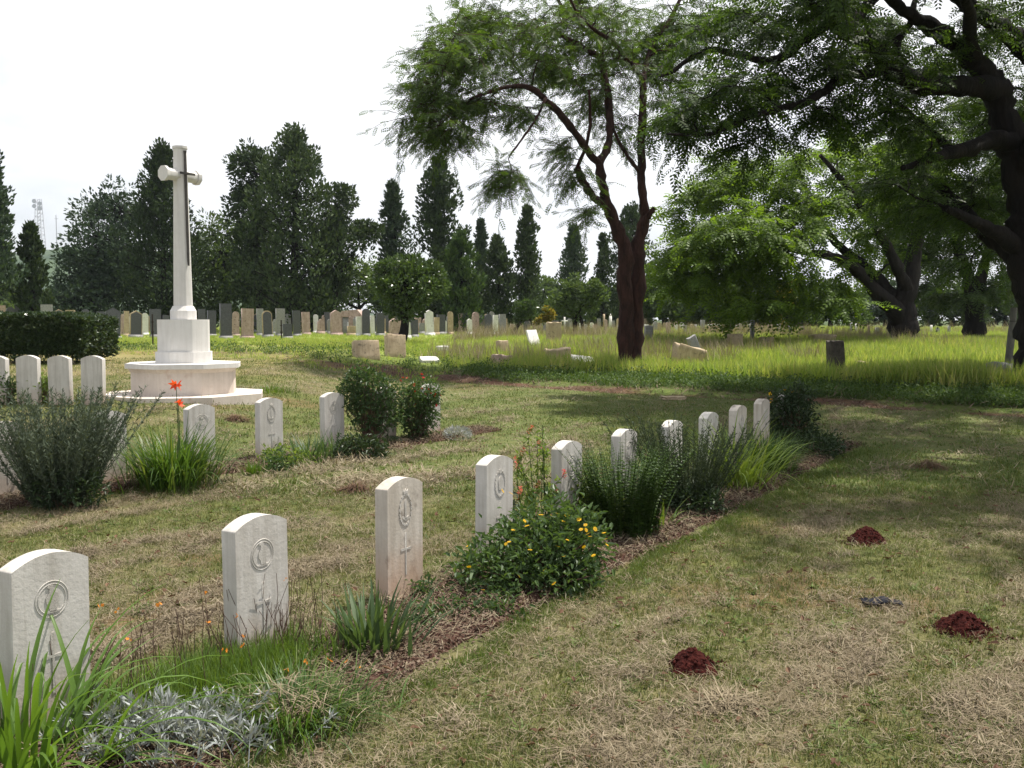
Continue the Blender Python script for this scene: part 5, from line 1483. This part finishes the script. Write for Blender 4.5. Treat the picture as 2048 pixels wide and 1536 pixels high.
def needle_bush(name, label, p, nst, H, Wd, mat, seed, nl=.022, cat='shrub', per=70, elev=(50, 88), curve=.35):
    """upright stems set with needle leaves (rosemary, lavender)"""
    r = rng_of(seed)
    t = thing(name, label, cat, p)
    st, PP, VV = [], [], []
    for k in range(nst):
        a = r.random() * 6.28; rr = Wd * .22 * math.sqrt(r.random())
        b0 = p + np.array([math.cos(a) * rr, math.sin(a) * rr, 0])
        out = np.array([math.cos(a), math.sin(a), 0])
        el = R(r.uniform(*elev)); L = H * r.uniform(.55, 1.12) / max(.75, math.sin(el))
        s = np.linspace(0, 1, 7)[:, None]
        d0 = out * math.cos(el) + np.array([0, 0, math.sin(el)])
        P = b0 + d0 * L * s + np.array([0, 0, curve * L * .35]) * s ** 2 * math.cos(el) + r.normal(0, .012, 3) * s * 3
        st.append(tube(P, np.linspace(.005, .002, 7), 3))
        q = r.uniform(.12, 1, per)
        pp = np.stack([np.interp(q, s[:, 0], P[:, i]) for i in range(3)], 1)
        PP.append(pp); VV.append(unit(r, per) * [1, 1, .5] + d0 * .9)
    PP = np.concatenate(PP); VV = np.concatenate(VV)
    part('stems', st, MATS[mat], t, kind='stuff')
    part('needles', [oriented(PP, VV, r.uniform(.7, 1.4, len(PP)) * nl, proto_leaf(.2, .02), r.random(len(PP)) * 6.28)], MATS[mat], t)
    return t

def leafy_bush(name, label, p, lobes, n, leaf, mat, seed, cat='shrub', nst=14, proto=None, dens=.5):
    """lobes: offsets (dx,dy,dz,rx,ry,rz) in metres from the base"""
    r = rng_of(seed)
    t = thing(name, label, cat, p)
    vol = np.array([a[3] * a[4] * a[5] for a in lobes]) ** (2 / 3); vol /= vol.sum()
    PP, VV, st = [], [], []
    for (dx, dy, dz, rx, ry, rz), w in zip(lobes, vol):
        c_ = p + np.array([dx, dy, dz])
        m_ = int(n * w)
        q, v = clump_points(r, c_, (rx, ry, rz), m_, dens)
        # sprigs: gather leaves towards random sprig tips
        ns = max(5, m_ // 14)
        tips, tv = clump_points(r, c_, (rx, ry, rz), ns, .7)
        pick = r.integers(0, ns, m_)
        q = tips[pick] + r.normal(0, 1, (m_, 3)) * leaf * .9
        q[:, 2] = np.maximum(q[:, 2], zt(q[:, 0], q[:, 1]) + .012)
        PP.append(q); VV.append(unit(r, m_) * .8 + tv[pick] * .7 + [0, 0, .25])
        for k in range(max(3, int(nst * w * 3))):
            tp = tips[r.integers(0, ns)]
            b0 = p + np.array([r.normal(0, .04), r.normal(0, .04), -.02])
            st.append(tube(np.array([b0, b0 * .45 + tp * .55 + [0, 0, (tp[2] - b0[2]) * .15], tp]), [.007, .005, .0025], 4))
    PP = np.concatenate(PP); VV = np.concatenate(VV)
    part('stems', st, MATS['dead_stem'], t, kind='stuff')
    part('leaves', [oriented(PP, VV, r.uniform(.6, 1.3, len(PP)) * leaf, proto_leaf2(.42, .10, .25) if proto is None else proto, r.normal(0, .6, len(PP)))], MATS[mat], t)
    return t

def flower_mesh(nm, npet, size, wid, lift, mat, eye=.25):
    P, F = [], []
    a = np.arange(npet) / npet * 2 * math.pi
    d_ = np.c_[np.cos(a), np.sin(a), np.full(npet, lift)]
    ps = [oriented(np.zeros((npet, 3)), d_, np.full(npet, size), proto_leaf(wid, .05))]
    if eye:
        k = np.arange(6) / 6 * 2 * math.pi
        ps.append((np.c_[np.cos(k) * size * eye, np.sin(k) * size * eye, np.full(6, size * .10)], np.arange(6)[None, :]))
    me = mesh_np(nm, ps); me.materials.append(MATS[mat])
    if eye:
        me.materials.append(MATS['flower_eye'])
        me.polygons[len(me.polygons) - 1].material_index = 1
    return me
DAISY = flower_mesh('flower', 9, .019, .5, .15, 'yellow_petal')
STAR = flower_mesh('flower', 6, .014, .45, .35, 'orange_petal', 0)
LILY = flower_mesh('flower', 6, .085, .42, .75, 'lily_petal', .12)
ROSE = flower_mesh('flower', 7, .034, .9, .8, 'red_petal', 0)
BROSE = flower_mesh('flower', 7, .03, .9, .9, 'red_brown_petal', 0)
YROSE = flower_mesh('flower', 6, .035, .8, .7, 'yellow_petal', 0)
def bloom(t, me, pos, r, tilt=.5, s=1.0):
    o = link('flower', me, None, t)
    o.location = tuple(np.array(pos) - ORG[t.name]); o.rotation_euler = (r.normal(0, tilt), r.normal(0, tilt), r.random() * 6.28)
    o.scale = (s,) * 3
    return o
def spike(seed, L, w, n):
    r = rng_of(seed); z = r.random(n) ** .8 * L
    a = r.random(n) * 6.28
    rr = w * (1.05 - z / L * .8)
    P = np.c_[np.cos(a) * rr * .4, np.sin(a) * rr * .4, z]
    return [oriented(P, np.c_[np.cos(a), np.sin(a), np.full(n, .5)], np.full(n, w * 1.3), proto_leaf(.5, .1))]

# --- first row, from the near end
strap_clump('strap_leaf_plant', 'large bright green strap leaf plant arching over nearest headstone', at(40, 1500, 3.95) * [1, 1, 0] + [0, 0, -.02], 165, .84, .027, 'strap_leaf', 301, .15, (22, 84), (.5, 1.9), single=True)
p = gpt(330, 1500)
t = thing('silver_plant', 'silvery grey lavender like plant at the near end of the bed', 'plant', p)
r = rng_of(302); n_ = 170
st, PP, VV = [], [], []
for k in range(n_):
    c0 = p + np.array([r.normal(0, .20), r.normal(0, .13), 0])
    c0[2] = float(zt(c0[0], c0[1])) + r.uniform(.02, .13)
    m_ = 16; d0 = unit(r, 1)[0]; d0[2] = abs(d0[2]) + .5; d0 /= np.linalg.norm(d0)
    st.append(tube(np.array([c0 - d0 * .1, c0, c0 + d0 * .06]), [.003, .003, .002], 3))
    PP.append(c0 + d0 * r.uniform(0, .07, m_)[:, None]); VV.append(unit(r, m_) * .9 + d0)
PP = np.concatenate(PP); VV = np.concatenate(VV)
part('stems', st, MATS['silver_leaf'], t, kind='stuff')
part('leaves', [oriented(PP, VV, r.uniform(.035, .075, len(PP)), proto_leaf(.16, .03), r.random(len(PP)) * 6.28)], MATS['silver_leaf'], t)

p = gpt(430, 1392)
t = thing('bulbine_plant', 'spreading bright green needle leaf plant with orange flowers on thin stalks', 'plant', p)
r = rng_of(303); n_ = 9000
ax = r.normal(0, .40, n_); bx = r.normal(0, .13, n_)
base = np.c_[p[0] + d1[0] * ax * .75 + NRM[0] * bx, p[1] + d1[1] * ax * .75 + NRM[1] * bx, np.zeros(n_)]; base[:, 2] = zt(base[:, 0], base[:, 1])
part('leaves', [blades(base, r.random(n_) * 6.28, np.radians(r.uniform(50, 88, n_)), r.uniform(.10, .25, n_), r.uniform(.005, .009, n_), r.uniform(0, .8, n_), 3)], MATS['bulbine_leaf'], t)
sv = []
stalk_tops = []
for k in range(95):
    a_ = r.normal(0, .55); b2 = r.normal(0, .14) - .05
    x = p[0] + d1[0] * a_ + NRM[0] * b2 - .08; y = p[1] + d1[1] * a_ * .9 + NRM[1] * b2 + .05; z = float(zt(x, y))
    h = r.uniform(.22, .46); tx = r.normal(0, .06, 2)
    P = np.array([[x, y, z], [x + tx[0] * .3 + r.normal(0, .012), y + tx[1] * .3, z + h * .5], [x + tx[0], y + tx[1], z + h]])
    sv.append(tube(P, [.0028, .0022, .0016], 3))
    stalk_tops.append(P[2])
part('flower_stalks', sv, MATS['dead_stem'], t, kind='stuff')
for px, py in ((200, 1212), (234, 1219), (316, 1205), (409, 1189), (470, 1229), (260, 1280), (450, 1306), (484, 1290), (490, 1275), (575, 1341), (512, 1340), (660, 1320), (690, 1325), (715, 1335), (570, 1160), (415, 1245), (615, 1322)):
    D0 = p[1] + r.uniform(-.15, .25)
    q = at(px, py, D0)
    for k in range(2): bloom(t, STAR, q + r.normal(0, .008, 3), r, 1.0, r.uniform(.7, 1.1))
# dry stems in front of the badge stone
p = gpt(520, 1330)
t = thing('dead_stems', 'cluster of thin bare dead flower stems before the bird badge headstone', 'plant', p)
sv = []
for k in range(46):
    x = p[0] + r.normal(0, .13); y = p[1] + r.normal(.06, .06); z = float(zt(x, y)); h = r.uniform(.2, .5)
    P = [[x, y, z]]
    for j in range(4): P.append([P[-1][0] + r.normal(0, .022), P[-1][1] + r.normal(0, .015), z + h * (j + 1) / 4])
    sv.append(tube(np.array(P), np.linspace(.003, .0014, 5), 3))
    if r.random() < .6:
        j = r.integers(2, 4); q0 = np.array(P[j]); sv.append(tube(np.array([q0, q0 + [r.normal(0, .05), r.normal(0, .02), .08]]), [.002, .001], 3))
part('stems', sv, MATS['dead_stem'], t, kind='stuff')
p = gpt(585, 1448)
t = strap_clump('grass_clump', 'mop of dark grass and straw at near bed edge', p, 750, .30, .008, 'lily_leaf', 304, .15, (40, 85), (.6, 2.2), 5)
r = rng_of(305); n_ = 150
base = np.c_[p[0] + r.normal(0, .15, n_), p[1] + r.normal(0, .10, n_), p[2] + r.uniform(.08, .2, n_)]
part('straw', [blades(base, r.random(n_) * 6.28, r.uniform(-.2, .7, n_), r.uniform(.08, .2, n_), np.full(n_, .005), r.uniform(0, 1.5, n_), 4)], MATS['dry_strand'], t)
strap_clump('iris_plant', 'upright iris clump at the foot of the brown stained headstone', gpt(742, 1300), 105, .40, .028, 'iris_leaf', 306, .10, (48, 88), (.0, .9))
for k, (px, py, s) in enumerate(((880, 1228, .13), (930, 1238, .15), (985, 1215, .12), (860, 1200, .1), (1010, 1232, .12), (845, 1262, .08))):
    leafy_bush('low_weed', 'low green weed patch between the iris clump and daisy bush', gpt(px, py), [(0, 0, .04, s, s * .8, .05)], 260, .04, 'bush_leaf', 310 + k, 'plant', 5)['group'] = 'low weeds in the front bed'
p = gpt(1070, 1180)
t = leafy_bush('daisy_bush', 'spreading leafy bush dotted with yellow daisies beside spray crest headstone', p, [(0, .15, .20, .40, .34, .24), (-.28, .0, .12, .28, .28, .17), (.26, .2, .24, .24, .26, .26), (.05, -.08, .10, .38, .22, .14), (.1, .45, .30, .3, .25, .22)], 5200, .058, 'bush_leaf', 320, nst=26)
r = rng_of(321)
for px, py in ((938, 1134), (966, 1180), (936, 1092), (1027, 1060), (1018, 1084), (1049, 1042), (1082, 1030), (1104, 1032), (1115, 1027), (1134, 1031), (1127, 1043), (1158, 1039), (1162, 1059), (1172, 1060), (1176, 1068), (1190, 1058), (1208, 1066), (1180, 1073), (1212, 1078), (1214, 1090), (1135, 1080), (1115, 1093), (1168, 1094), (1128, 1113), (1187, 1111), (1108, 1167), (1005, 982), (1022, 987), (1054, 1052), (1171, 1050), (1012, 1088), (1038, 1153), (1090, 1140), (1060, 1100)):
    Y = p[1] + np.interp(py, [980, 1060, 1180], [.32, -.06, -.36])
    bloom(t, DAISY, at(px, py, Y), r, .45, r.uniform(.8, 1.15))
leafy_bush('conical_shrub', 'small dark grey green conical shrub leaning on spray crest headstone', gpt(1003, 1110), [(0, .05, .12, .13, .12, .14), (.01, .05, .28, .09, .09, .14), (.02, .05, .40, .05, .05, .09)], 1500, .045, 'rosemary_leaf', 325)
leafy_bush('lime_plant', 'light green leafy plant between daisy bush and sword fern', gpt(1190, 1075), [(0, 0, .22, .22, .2, .16), (-.15, .15, .26, .2, .15, .12)], 750, .055, 'lime_leaf', 326, 'plant', 12)
p = gpt(1080, 1085)
t = thing('salvia_plant', 'tall thin stemmed plant with red flower spikes above daisy bush', 'plant', p)
r = rng_of(327)
SPK = mesh_np('flower', spike(5, .075, .016, 34)); SPK.materials.append(MATS['red_brown_petal'])
SPK2 = mesh_np('flower', spike(6, .075, .017, 34)); SPK2.materials.append(MATS['red_petal'])
sv, PP, VV = [], [], []
for k, (px, py, red) in enumerate(((1055, 860, 0), (1041, 905, 0), (1036, 932, 0), (1039, 920, 0), (1090, 890, 2), (1085, 850, 2), (1070, 970, 0), (1040, 982, 0), (1036, 995, 0), (1129, 950, 1), (1088, 888, 0), (1112, 980, 0), (1075, 865, 2))):
    top_ = at(px, py, p[1] + r.uniform(-.1, .25))
    b0 = p + np.array([r.normal(.0, .05), r.normal(.08, .04), 0]); mid = b0 * .45 + top_ * .55 + np.array([.03 * r.normal(), 0, .08])
    P, q = catmull([b0, mid, top_], [.005, .0035, .002], 4)
    sv.append(tube(P, q, 4))
    m_ = 34; s = r.uniform(.35, .97, m_)
    PP.append(np.stack([np.interp(s, np.linspace(0, 1, len(P)), P[:, i]) for i in range(3)], 1) + r.normal(0, .018, (m_, 3))); VV.append(unit(r, m_) + [0, 0, .2])
    if red != 2:
        o = link('flower', SPK2 if red else SPK, None, t); o.location = tuple(top_ - p - [0, 0, .03]); o.rotation_euler = (r.normal(0, .3), r.normal(0, .3), r.random() * 6)
part('stems', sv, MATS['bush_leaf'], t, kind='stuff')
PP = np.concatenate(PP); VV = np.concatenate(VV)
part('leaves', [oriented(PP, VV, r.uniform(.03, .055, len(PP)), proto_leaf2(.5, .1, .2), r.normal(0, .5, len(PP)))], MATS['lime_leaf'], t)

# sword fern
p = gpt(1245, 1072)
t = thing('sword_fern', 'dense upright dark green sword fern in front of two headstones', 'fern', p)
r = rng_of(330); n_ = 240
s_ = np.linspace(0, 1, 26)
PP, VV, SS = [], [], []; st = []
for k in range(n_):
    a = r.random() * 6.28; rr = .30 * math.sqrt(r.random())
    b0 = p + np.array([math.cos(a) * rr * 1.0, math.sin(a) * rr * 1.2, 0])
    L = r.uniform(.6, 1.0); lean_ = r.uniform(.05, .42)
    out = np.array([math.cos(a), math.sin(a), 0])
    C = b0 + out * (lean_ * L * s_[:, None] ** 1.8) + np.array([0, 0, 1]) * (L * (s_ - .12 * s_ ** 3))[:, None]
    st.append(tube(C[::5], np.linspace(.004, .0015, len(C[::5])), 3))
    face = r.random() * 6.28; sd_ = np.array([math.cos(face), math.sin(face), 0])
    for sgn in (-1, 1):
        PP.append(C[2:]); VV.append(np.repeat((sd_ * sgn + [0, 0, .35])[None], 24, 0)); SS.append(.045 * np.clip(1.15 - s_[2:] ** 3, .25, 1) * r.uniform(.8, 1.1))
PP = np.concatenate(PP); VV = np.concatenate(VV); SS = np.concatenate(SS)
part('stalks', st, MATS['fern_leaf'], t, kind='stuff')
part('fronds', [oriented(PP, VV, SS, proto_leaf(.62, .03), r.normal(0, .3, len(PP)))], MATS['fern_leaf'], t)
strap_clump('strap_leaf_plant', 'few long arching leaves at the foot of sword fern', gpt(1320, 1055), 18, .5, .02, 'lily_leaf', 331, .06, (30, 80), (.4, 1.6))
needle_bush('lavender_bush', 'dark dull green lavender bush between sword fern and pale lily', gpt(1375, 1018), 210, .80, .95, 'dark_rosemary_leaf', 332, .036, per=90, elev=(48, 88))
leafy_bush('lavender_undergrowth', 'dark leafy undergrowth beneath the lavender bush', gpt(1385, 1028), [(0, 0, .14, .30, .26, .14)], 1300, .05, 'dark_bush_leaf', 333, 'plant')
strap_clump('lily_clump', 'pale green arching lily clump overhanging the lawn edge', gpt(1468, 978), 260, .95, .022, 'pale_lily_leaf', 334, .16, (42, 86), (.5, 2.0))
strap_clump('grass_tuft', 'rounded dark green grass tuft beside the pale lily clump', gpt(1532, 948), 800, .60, .011, 'lily_leaf', 335, .13, (52, 88), (.3, 1.2), 5)
p = gpt(1583, 905)
t = leafy_bush('rose_bush', 'dark rose bush with few yellow blooms at far end of bed', p, [(0, .1, .42, .28, .28, .34), (.12, .2, .70, .2, .2, .24), (-.14, .1, .62, .18, .2, .22), (.05, .1, .2, .3, .28, .2)], 4200, .06, 'dark_bush_leaf', 336, nst=26)
r = rng_of(337)
for px, py in ((1570, 781), (1541, 788), (1542, 800), (1585, 785), (1543, 806)): bloom(t, YROSE, at(px, py, p[1] + .1), r, .5)
leafy_bush('ground_cover', 'low dark creeping plant spreading at the end of bed', gpt(1625, 915), [(0, .1, .10, .42, .4, .16), (.2, .6, .10, .35, .4, .14)], 2400, .06, 'dark_bush_leaf', 338, 'plant')

# --- second row
p = gpt(120, 1010)
needle_bush('rosemary_bush', 'big grey green rosemary bush hiding a headstone', p, 300, 1.0, 1.1, 'rosemary_leaf', 340, .044, per=120, elev=(52, 88))
leafy_bush('rosemary_undergrowth', 'dark leafy undergrowth below the big rosemary bush', gpt(140, 1015), [(0, 0, .18, .34, .3, .2), (-.2, .1, .3, .25, .25, .2)], 1700, .06, 'dark_bush_leaf', 341, 'plant')
p = gpt(350, 975)
t = strap_clump('lily_clump', 'lush green lily clump carrying two orange red flowers', p, 620, .84, .019, 'lily_leaf', 342, .18, (52, 88), (.3, 1.9))
r = rng_of(343)
for px, py, s in ((352, 769, 1.0), (357, 809, .9)):
    q = at(px, py, p[1]); part('flower_stalk', [tube(catmull([p, (p + q) / 2 + [.03, 0, 0], q], [.006, .005, .004], 4)[0], np.linspace(.007, .004, 9), 5)], MATS['bush_leaf'], t)
    for k in range(2):
        o = bloom(t, LILY, q + r.normal(0, .012, 3), r, .9, s)
strap_clump('grass_tuft', 'small bright grass tuft at foot of free standing headstone', gpt(507, 948), 160, .22, .010, 'bulbine_leaf', 344, .06, (55, 88), (.2, 1.0), 4)
for k, (px, py) in enumerate(((560, 940), (590, 930), (545, 925))):
    leafy_bush('low_weed', 'low lime green leafy plant beside the small grass tuft', gpt(px, py), [(0, 0, .07, .18, .16, .07)], 300, .06, 'lime_leaf' if k else 'bush_leaf', 345 + k, 'plant', 6)['group'] = 'low plants in the second bed'
strap_clump('iris_plant', 'blue green iris clump in front of the second bed headstones', gpt(625, 922), 110, .46, .022, 'iris_leaf', 348, .16, (45, 85), (.2, 1.3))
strap_clump('iris_plant', 'narrow upright iris clump beside the dark low leafy plant', gpt(668, 915), 45, .42, .02, 'iris_leaf', 349, .08, (60, 88), (.1, .7))
leafy_bush('ground_cover', 'low dark green leafy mound in the second bed', gpt(722, 918), [(0, .1, .10, .34, .3, .17)], 1500, .06, 'dark_bush_leaf', 350, 'plant')
p = gpt(738, 893)
t = leafy_bush('rose_bush', 'tall open rose bush with bare lower stems in second bed', p, [(-.05, 0, .88, .34, .3, .22), (-.22, 0, .72, .24, .25, .22), (.18, 0, .78, .26, .25, .24), (0, 0, .52, .34, .28, .2), (-.12, 0, 1.02, .18, .18, .14), (.25, 0, .45, .2, .2, .22)], 3400, .062, 'bush_leaf', 351, nst=40)
r = rng_of(352)
bloom(t, YROSE, at(676, 794, p[1] - .2), r, .5)
p = gpt(838, 882)
t = leafy_bush('red_flower_bush', 'bright leafy bush covered in small red flowers in second bed', p, [(0, 0, .35, .26, .25, .25), (-.06, 0, .58, .32, .28, .24), (.08, 0, .76, .26, .24, .2), (-.02, 0, .12, .15, .15, .14)], 3000, .06, 'bush_leaf', 353, nst=28)
for px, py in ((806, 757), (843, 750), (828, 770), (832, 783), (845, 778), (857, 780), (862, 788), (880, 792), (832, 811), (875, 811), (800, 762), (869, 790), (851, 790), (846, 757), (815, 757)):
    bloom(t, ROSE if r.random() < .6 else BROSE, at(px, py, p[1] - .22 + r.uniform(0, .15)), r, .8, r.uniform(.9, 1.3))
for px, py, s, k in ((915, 878, .20, 0), (785, 890, .10, 1)):
    p = gpt(px, py)
    t = thing('silver_plant', ('silver grey mound' if k == 0 else 'tiny grey green mound') + (' at the end of second bed' if k == 0 else ' between rose bush and red flowers'), 'plant', p)
    r = rng_of(360 + k); n_ = 900
    q, v = clump_points(r, p + [0, 0, s * .35], (s, s, s * .55), n_, .7)
    q[:, 2] = np.maximum(q[:, 2], p[2] + .02)
    part('leaves', [oriented(q, v + [0, 0, .5], r.uniform(.04, .08, n_), proto_leaf(.22, .05), r.random(n_) * 6)], MATS['silver_leaf' if k == 0 else 'rosemary_leaf'], t)
# between the headstones by the hedge, and against the paving of the cross
for k, (px, py, lb) in enumerate(((18, 808, 'leafy green plant between end headstones near hedge'), (88, 806, 'light green leafy plant between two headstones near hedge'))):
    leafy_bush('leafy_plant', lb, gpt(px, py), [(0, 0, .2, .16, .16, .2), (0, 0, .38, .1, .1, .12)], 600, .06, ('bush_leaf', 'lime_leaf')[k], 370 + k, 'plant')
strap_clump('grass_tuft', 'patch of longer grass against the paving of the cross', gpt(540, 785), 260, .2, .012, 'bulbine_leaf', 373, .28, (45, 88), (.2, 1.2), 4)
p = gpt(40, 985)
strap_clump('fern_leaves', 'loose arching green leaves drooping before the outer headstone', p, 22, .55, .03, 'lily_leaf', 374, .06, (30, 75), (.5, 1.9))

# ------------------------------------------------------------------ mole hills, heaps and litter on the lawn
m, n, l, b = newmat('red_soil')
tcn = n.new('ShaderNodeTexCoord'); tn = n.new('ShaderNodeTexNoise'); tn.inputs['Scale'].default_value = 45; tn.inputs['Detail'].default_value = 8
l.new(tcn.outputs['Object'], tn.inputs['Vector'])
c = ramp(n, l, tn.outputs['Fac'], [(.3, (.018, .005, .005)), (.7, (.055, .014, .011))])
l.new(c.outputs['Color'], b.inputs['Base Color']); b.inputs['Roughness'].default_value = 1; b.inputs['Specular IOR Level'].default_value = .05
bp = n.new('ShaderNodeBump'); bp.inputs['Strength'].default_value = 1; bp.inputs['Distance'].default_value = .02
l.new(tn.outputs['Fac'], bp.inputs['Height']); l.new(bp.outputs[0], b.inputs['Normal'])
def mound(px, py, wpx, hpx, seed, label):
    p = gpt(px, py); D = p[1]
    w = wpx * D / FOC / 2; h = hpx * D / FOC * 1.05
    r = rng_of(seed); k = 48
    a, rr = np.meshgrid(np.linspace(0, 2 * math.pi, k, endpoint=False), np.linspace(0, 1, 26), indexing='ij')
    lob = 1 + .28 * (fbm(np.cos(a) * 1.4 + seed, np.sin(a) * 1.4 + 5, 3) - .5) * 2
    X = np.cos(a) * rr * w * lob; Y = np.sin(a) * rr * w * lob * .95
    Z = h * (1 - rr ** 1.6) + .035 * (fbm(X * 18 + seed, Y * 18, 3, .5) - .5) * (1 - rr ** 4) * 1.1 + .02 * (fbm(X * 60, Y * 60 + seed, 2) - .5) * (1 - rr ** 4)
    Z = Z - .02 * (rr > .97)
    V = np.stack([X, Y, Z], -1).reshape(-1, 3) + p
    i, j = np.meshgrid(np.arange(k), np.arange(25), indexing='ij')
    F = np.stack([i * 26 + j, i * 26 + j + 1, ((i + 1) % k) * 26 + j + 1, ((i + 1) % k) * 26 + j], -1).reshape(-1, 4)[:, ::-1]
    t = thing('soil_mound', label, 'mound', p)
    part('soil_heap', [(V, F[:, ::-1])], MATS['red_soil'], t, True)
    cl = []
    ico = np.array([[1, 0, 0], [0, 1, 0], [-1, 0, 0], [0, -1, 0], [0, 0, 1], [0, 0, -1]], float)
    fi = np.array([[0, 1, 4], [1, 2, 4], [2, 3, 4], [3, 0, 4], [1, 0, 5], [2, 1, 5], [3, 2, 5], [0, 3, 5]])
    for q in range(240):
        rr_ = r.random() ** .6 * 1.55; aa = r.random() * 6.28; s = r.uniform(.004, .014)
        x, y = math.cos(aa) * rr_ * w, math.sin(aa) * rr_ * w
        z = h * max(0, 1 - rr_ ** 1.6) + s * .2
        cl.append((ico * s * r.uniform(.7, 1.3, (6, 3)) + p + [x, y, z + (0 if rr_ < 1 else .01)], fi))
    part('clods', cl, MATS['red_soil'], t, kind='stuff')
mound(1384, 1336, 120, 44, 41, 'lumpy dark red soil mound nearest the flower bed')
mound(1928, 1258, 118, 40, 42, 'smooth cone of dark red soil beyond the plastic scrap')
mound(1733, 1082, 82, 30, 43, 'small dark red soil mound furthest from the plastic scrap')

def straw_heap(px, py, wpx, h, seed, label, mat='dry_strand'):
    p = gpt(px, py); w = wpx * p[1] / FOC / 2; r = rng_of(seed); n_ = 900
    t = thing('clipping_heap', label, 'heap', p)
    q = r.normal(0, .42, (n_, 2)) * [w, w * .7]
    z = h * np.exp(-(q[:, 0] / w / .6) ** 2 - (q[:, 1] / w / .5) ** 2) * r.random(n_) ** .5
    base = np.c_[p[0] + q[:, 0], p[1] + q[:, 1], p[2] + z + .01]
    part('cut_grass', [blades(base, r.random(n_) * 6.28, r.normal(.0, .22, n_), r.uniform(.07, .18, n_), r.uniform(.004, .008, n_), r.normal(.4, .6, n_), 4)], MATS[mat], t)
    return t
leaf_mat('brown_strand', [(.08, .045, .03), (.15, .09, .06), (.22, .15, .10)], .05, .9, .1)
straw_heap(712, 985, 90, .10, 51, 'brown heap of dead cut plants between the two grave rows', 'brown_strand')
straw_heap(1856, 938, 90, .12, 52, 'flat brown heap of cuttings on the shaded lawn', 'brown_strand')
straw_heap(1450, 1410, 250, .045, 53, 'matted drift of straw near the lumpy soil mound')
straw_heap(470, 842, 60, .08, 54, 'small brown heap of cuttings behind free standing headstone', 'brown_strand')

# scrap of black plastic
p = gpt(1762, 1213)
m, n, l, b = newmat('black_plastic')
tcn = n.new('ShaderNodeTexCoord'); tn = n.new('ShaderNodeTexNoise'); tn.inputs['Scale'].default_value = 12
l.new(tcn.outputs['Object'], tn.inputs['Vector'])
c = ramp(n, l, tn.outputs['Fac'], [(.3, (.006, .007, .011)), (.7, (.014, .016, .024))]); l.new(c.outputs['Color'], b.inputs['Base Color']); b.inputs['Roughness'].default_value = .6; b.inputs['Specular IOR Level'].default_value = .06
k1, k2 = 26, 12
A, B = np.meshgrid(np.linspace(-1, 1, k1), np.linspace(-1, 1, k2), indexing='ij')
X = A * .125; Y = B * (.05 + .02 * fbm(A * 3, A * 0, 2)) + .02 * np.sin(A * 4)
Z = .03 + .05 * fbm(A * 4 + 3, B * 3, 3) * (1 - .5 * np.abs(A)) - .012 * (np.abs(B) > .9)
i, j = np.meshgrid(np.arange(k1 - 1), np.arange(k2 - 1), indexing='ij'); qq = i * k2 + j
o = link('plastic_scrap', mesh_np('plastic_scrap', [(np.stack([X, Y, Z], -1).reshape(-1, 3), np.stack([qq, qq + k2, qq + k2 + 1, qq + 1], -1).reshape(-1, 4))]), m)
o.location = p; o.rotation_euler = (0, 0, R(-8))
o.modifiers.new('thickness', 'SOLIDIFY').thickness = .003
tag(o, 'crumpled scrap of black plastic lying on the dry lawn', 'litter')

# ------------------------------------------------------------------ thin summer haze over the whole place
hzme = mesh_np('haze', [box((0, 800, -4), (2900, 2300, 104))])
m = bpy.data.materials.new('haze_air'); m.use_nodes = True
n, l = m.node_tree.nodes, m.node_tree.links
n.remove(n['Principled BSDF'])
pv = n.new('ShaderNodeVolumePrincipled')
pv.inputs['Color'].default_value = (.80, .88, 1.0, 1)
pv.inputs['Density'].default_value = .00014
pv.inputs['Anisotropy'].default_value = .2
l.new(pv.outputs[0], n['Material Output'].inputs['Volume'])
link('haze', hzme, m, None, 'stuff')
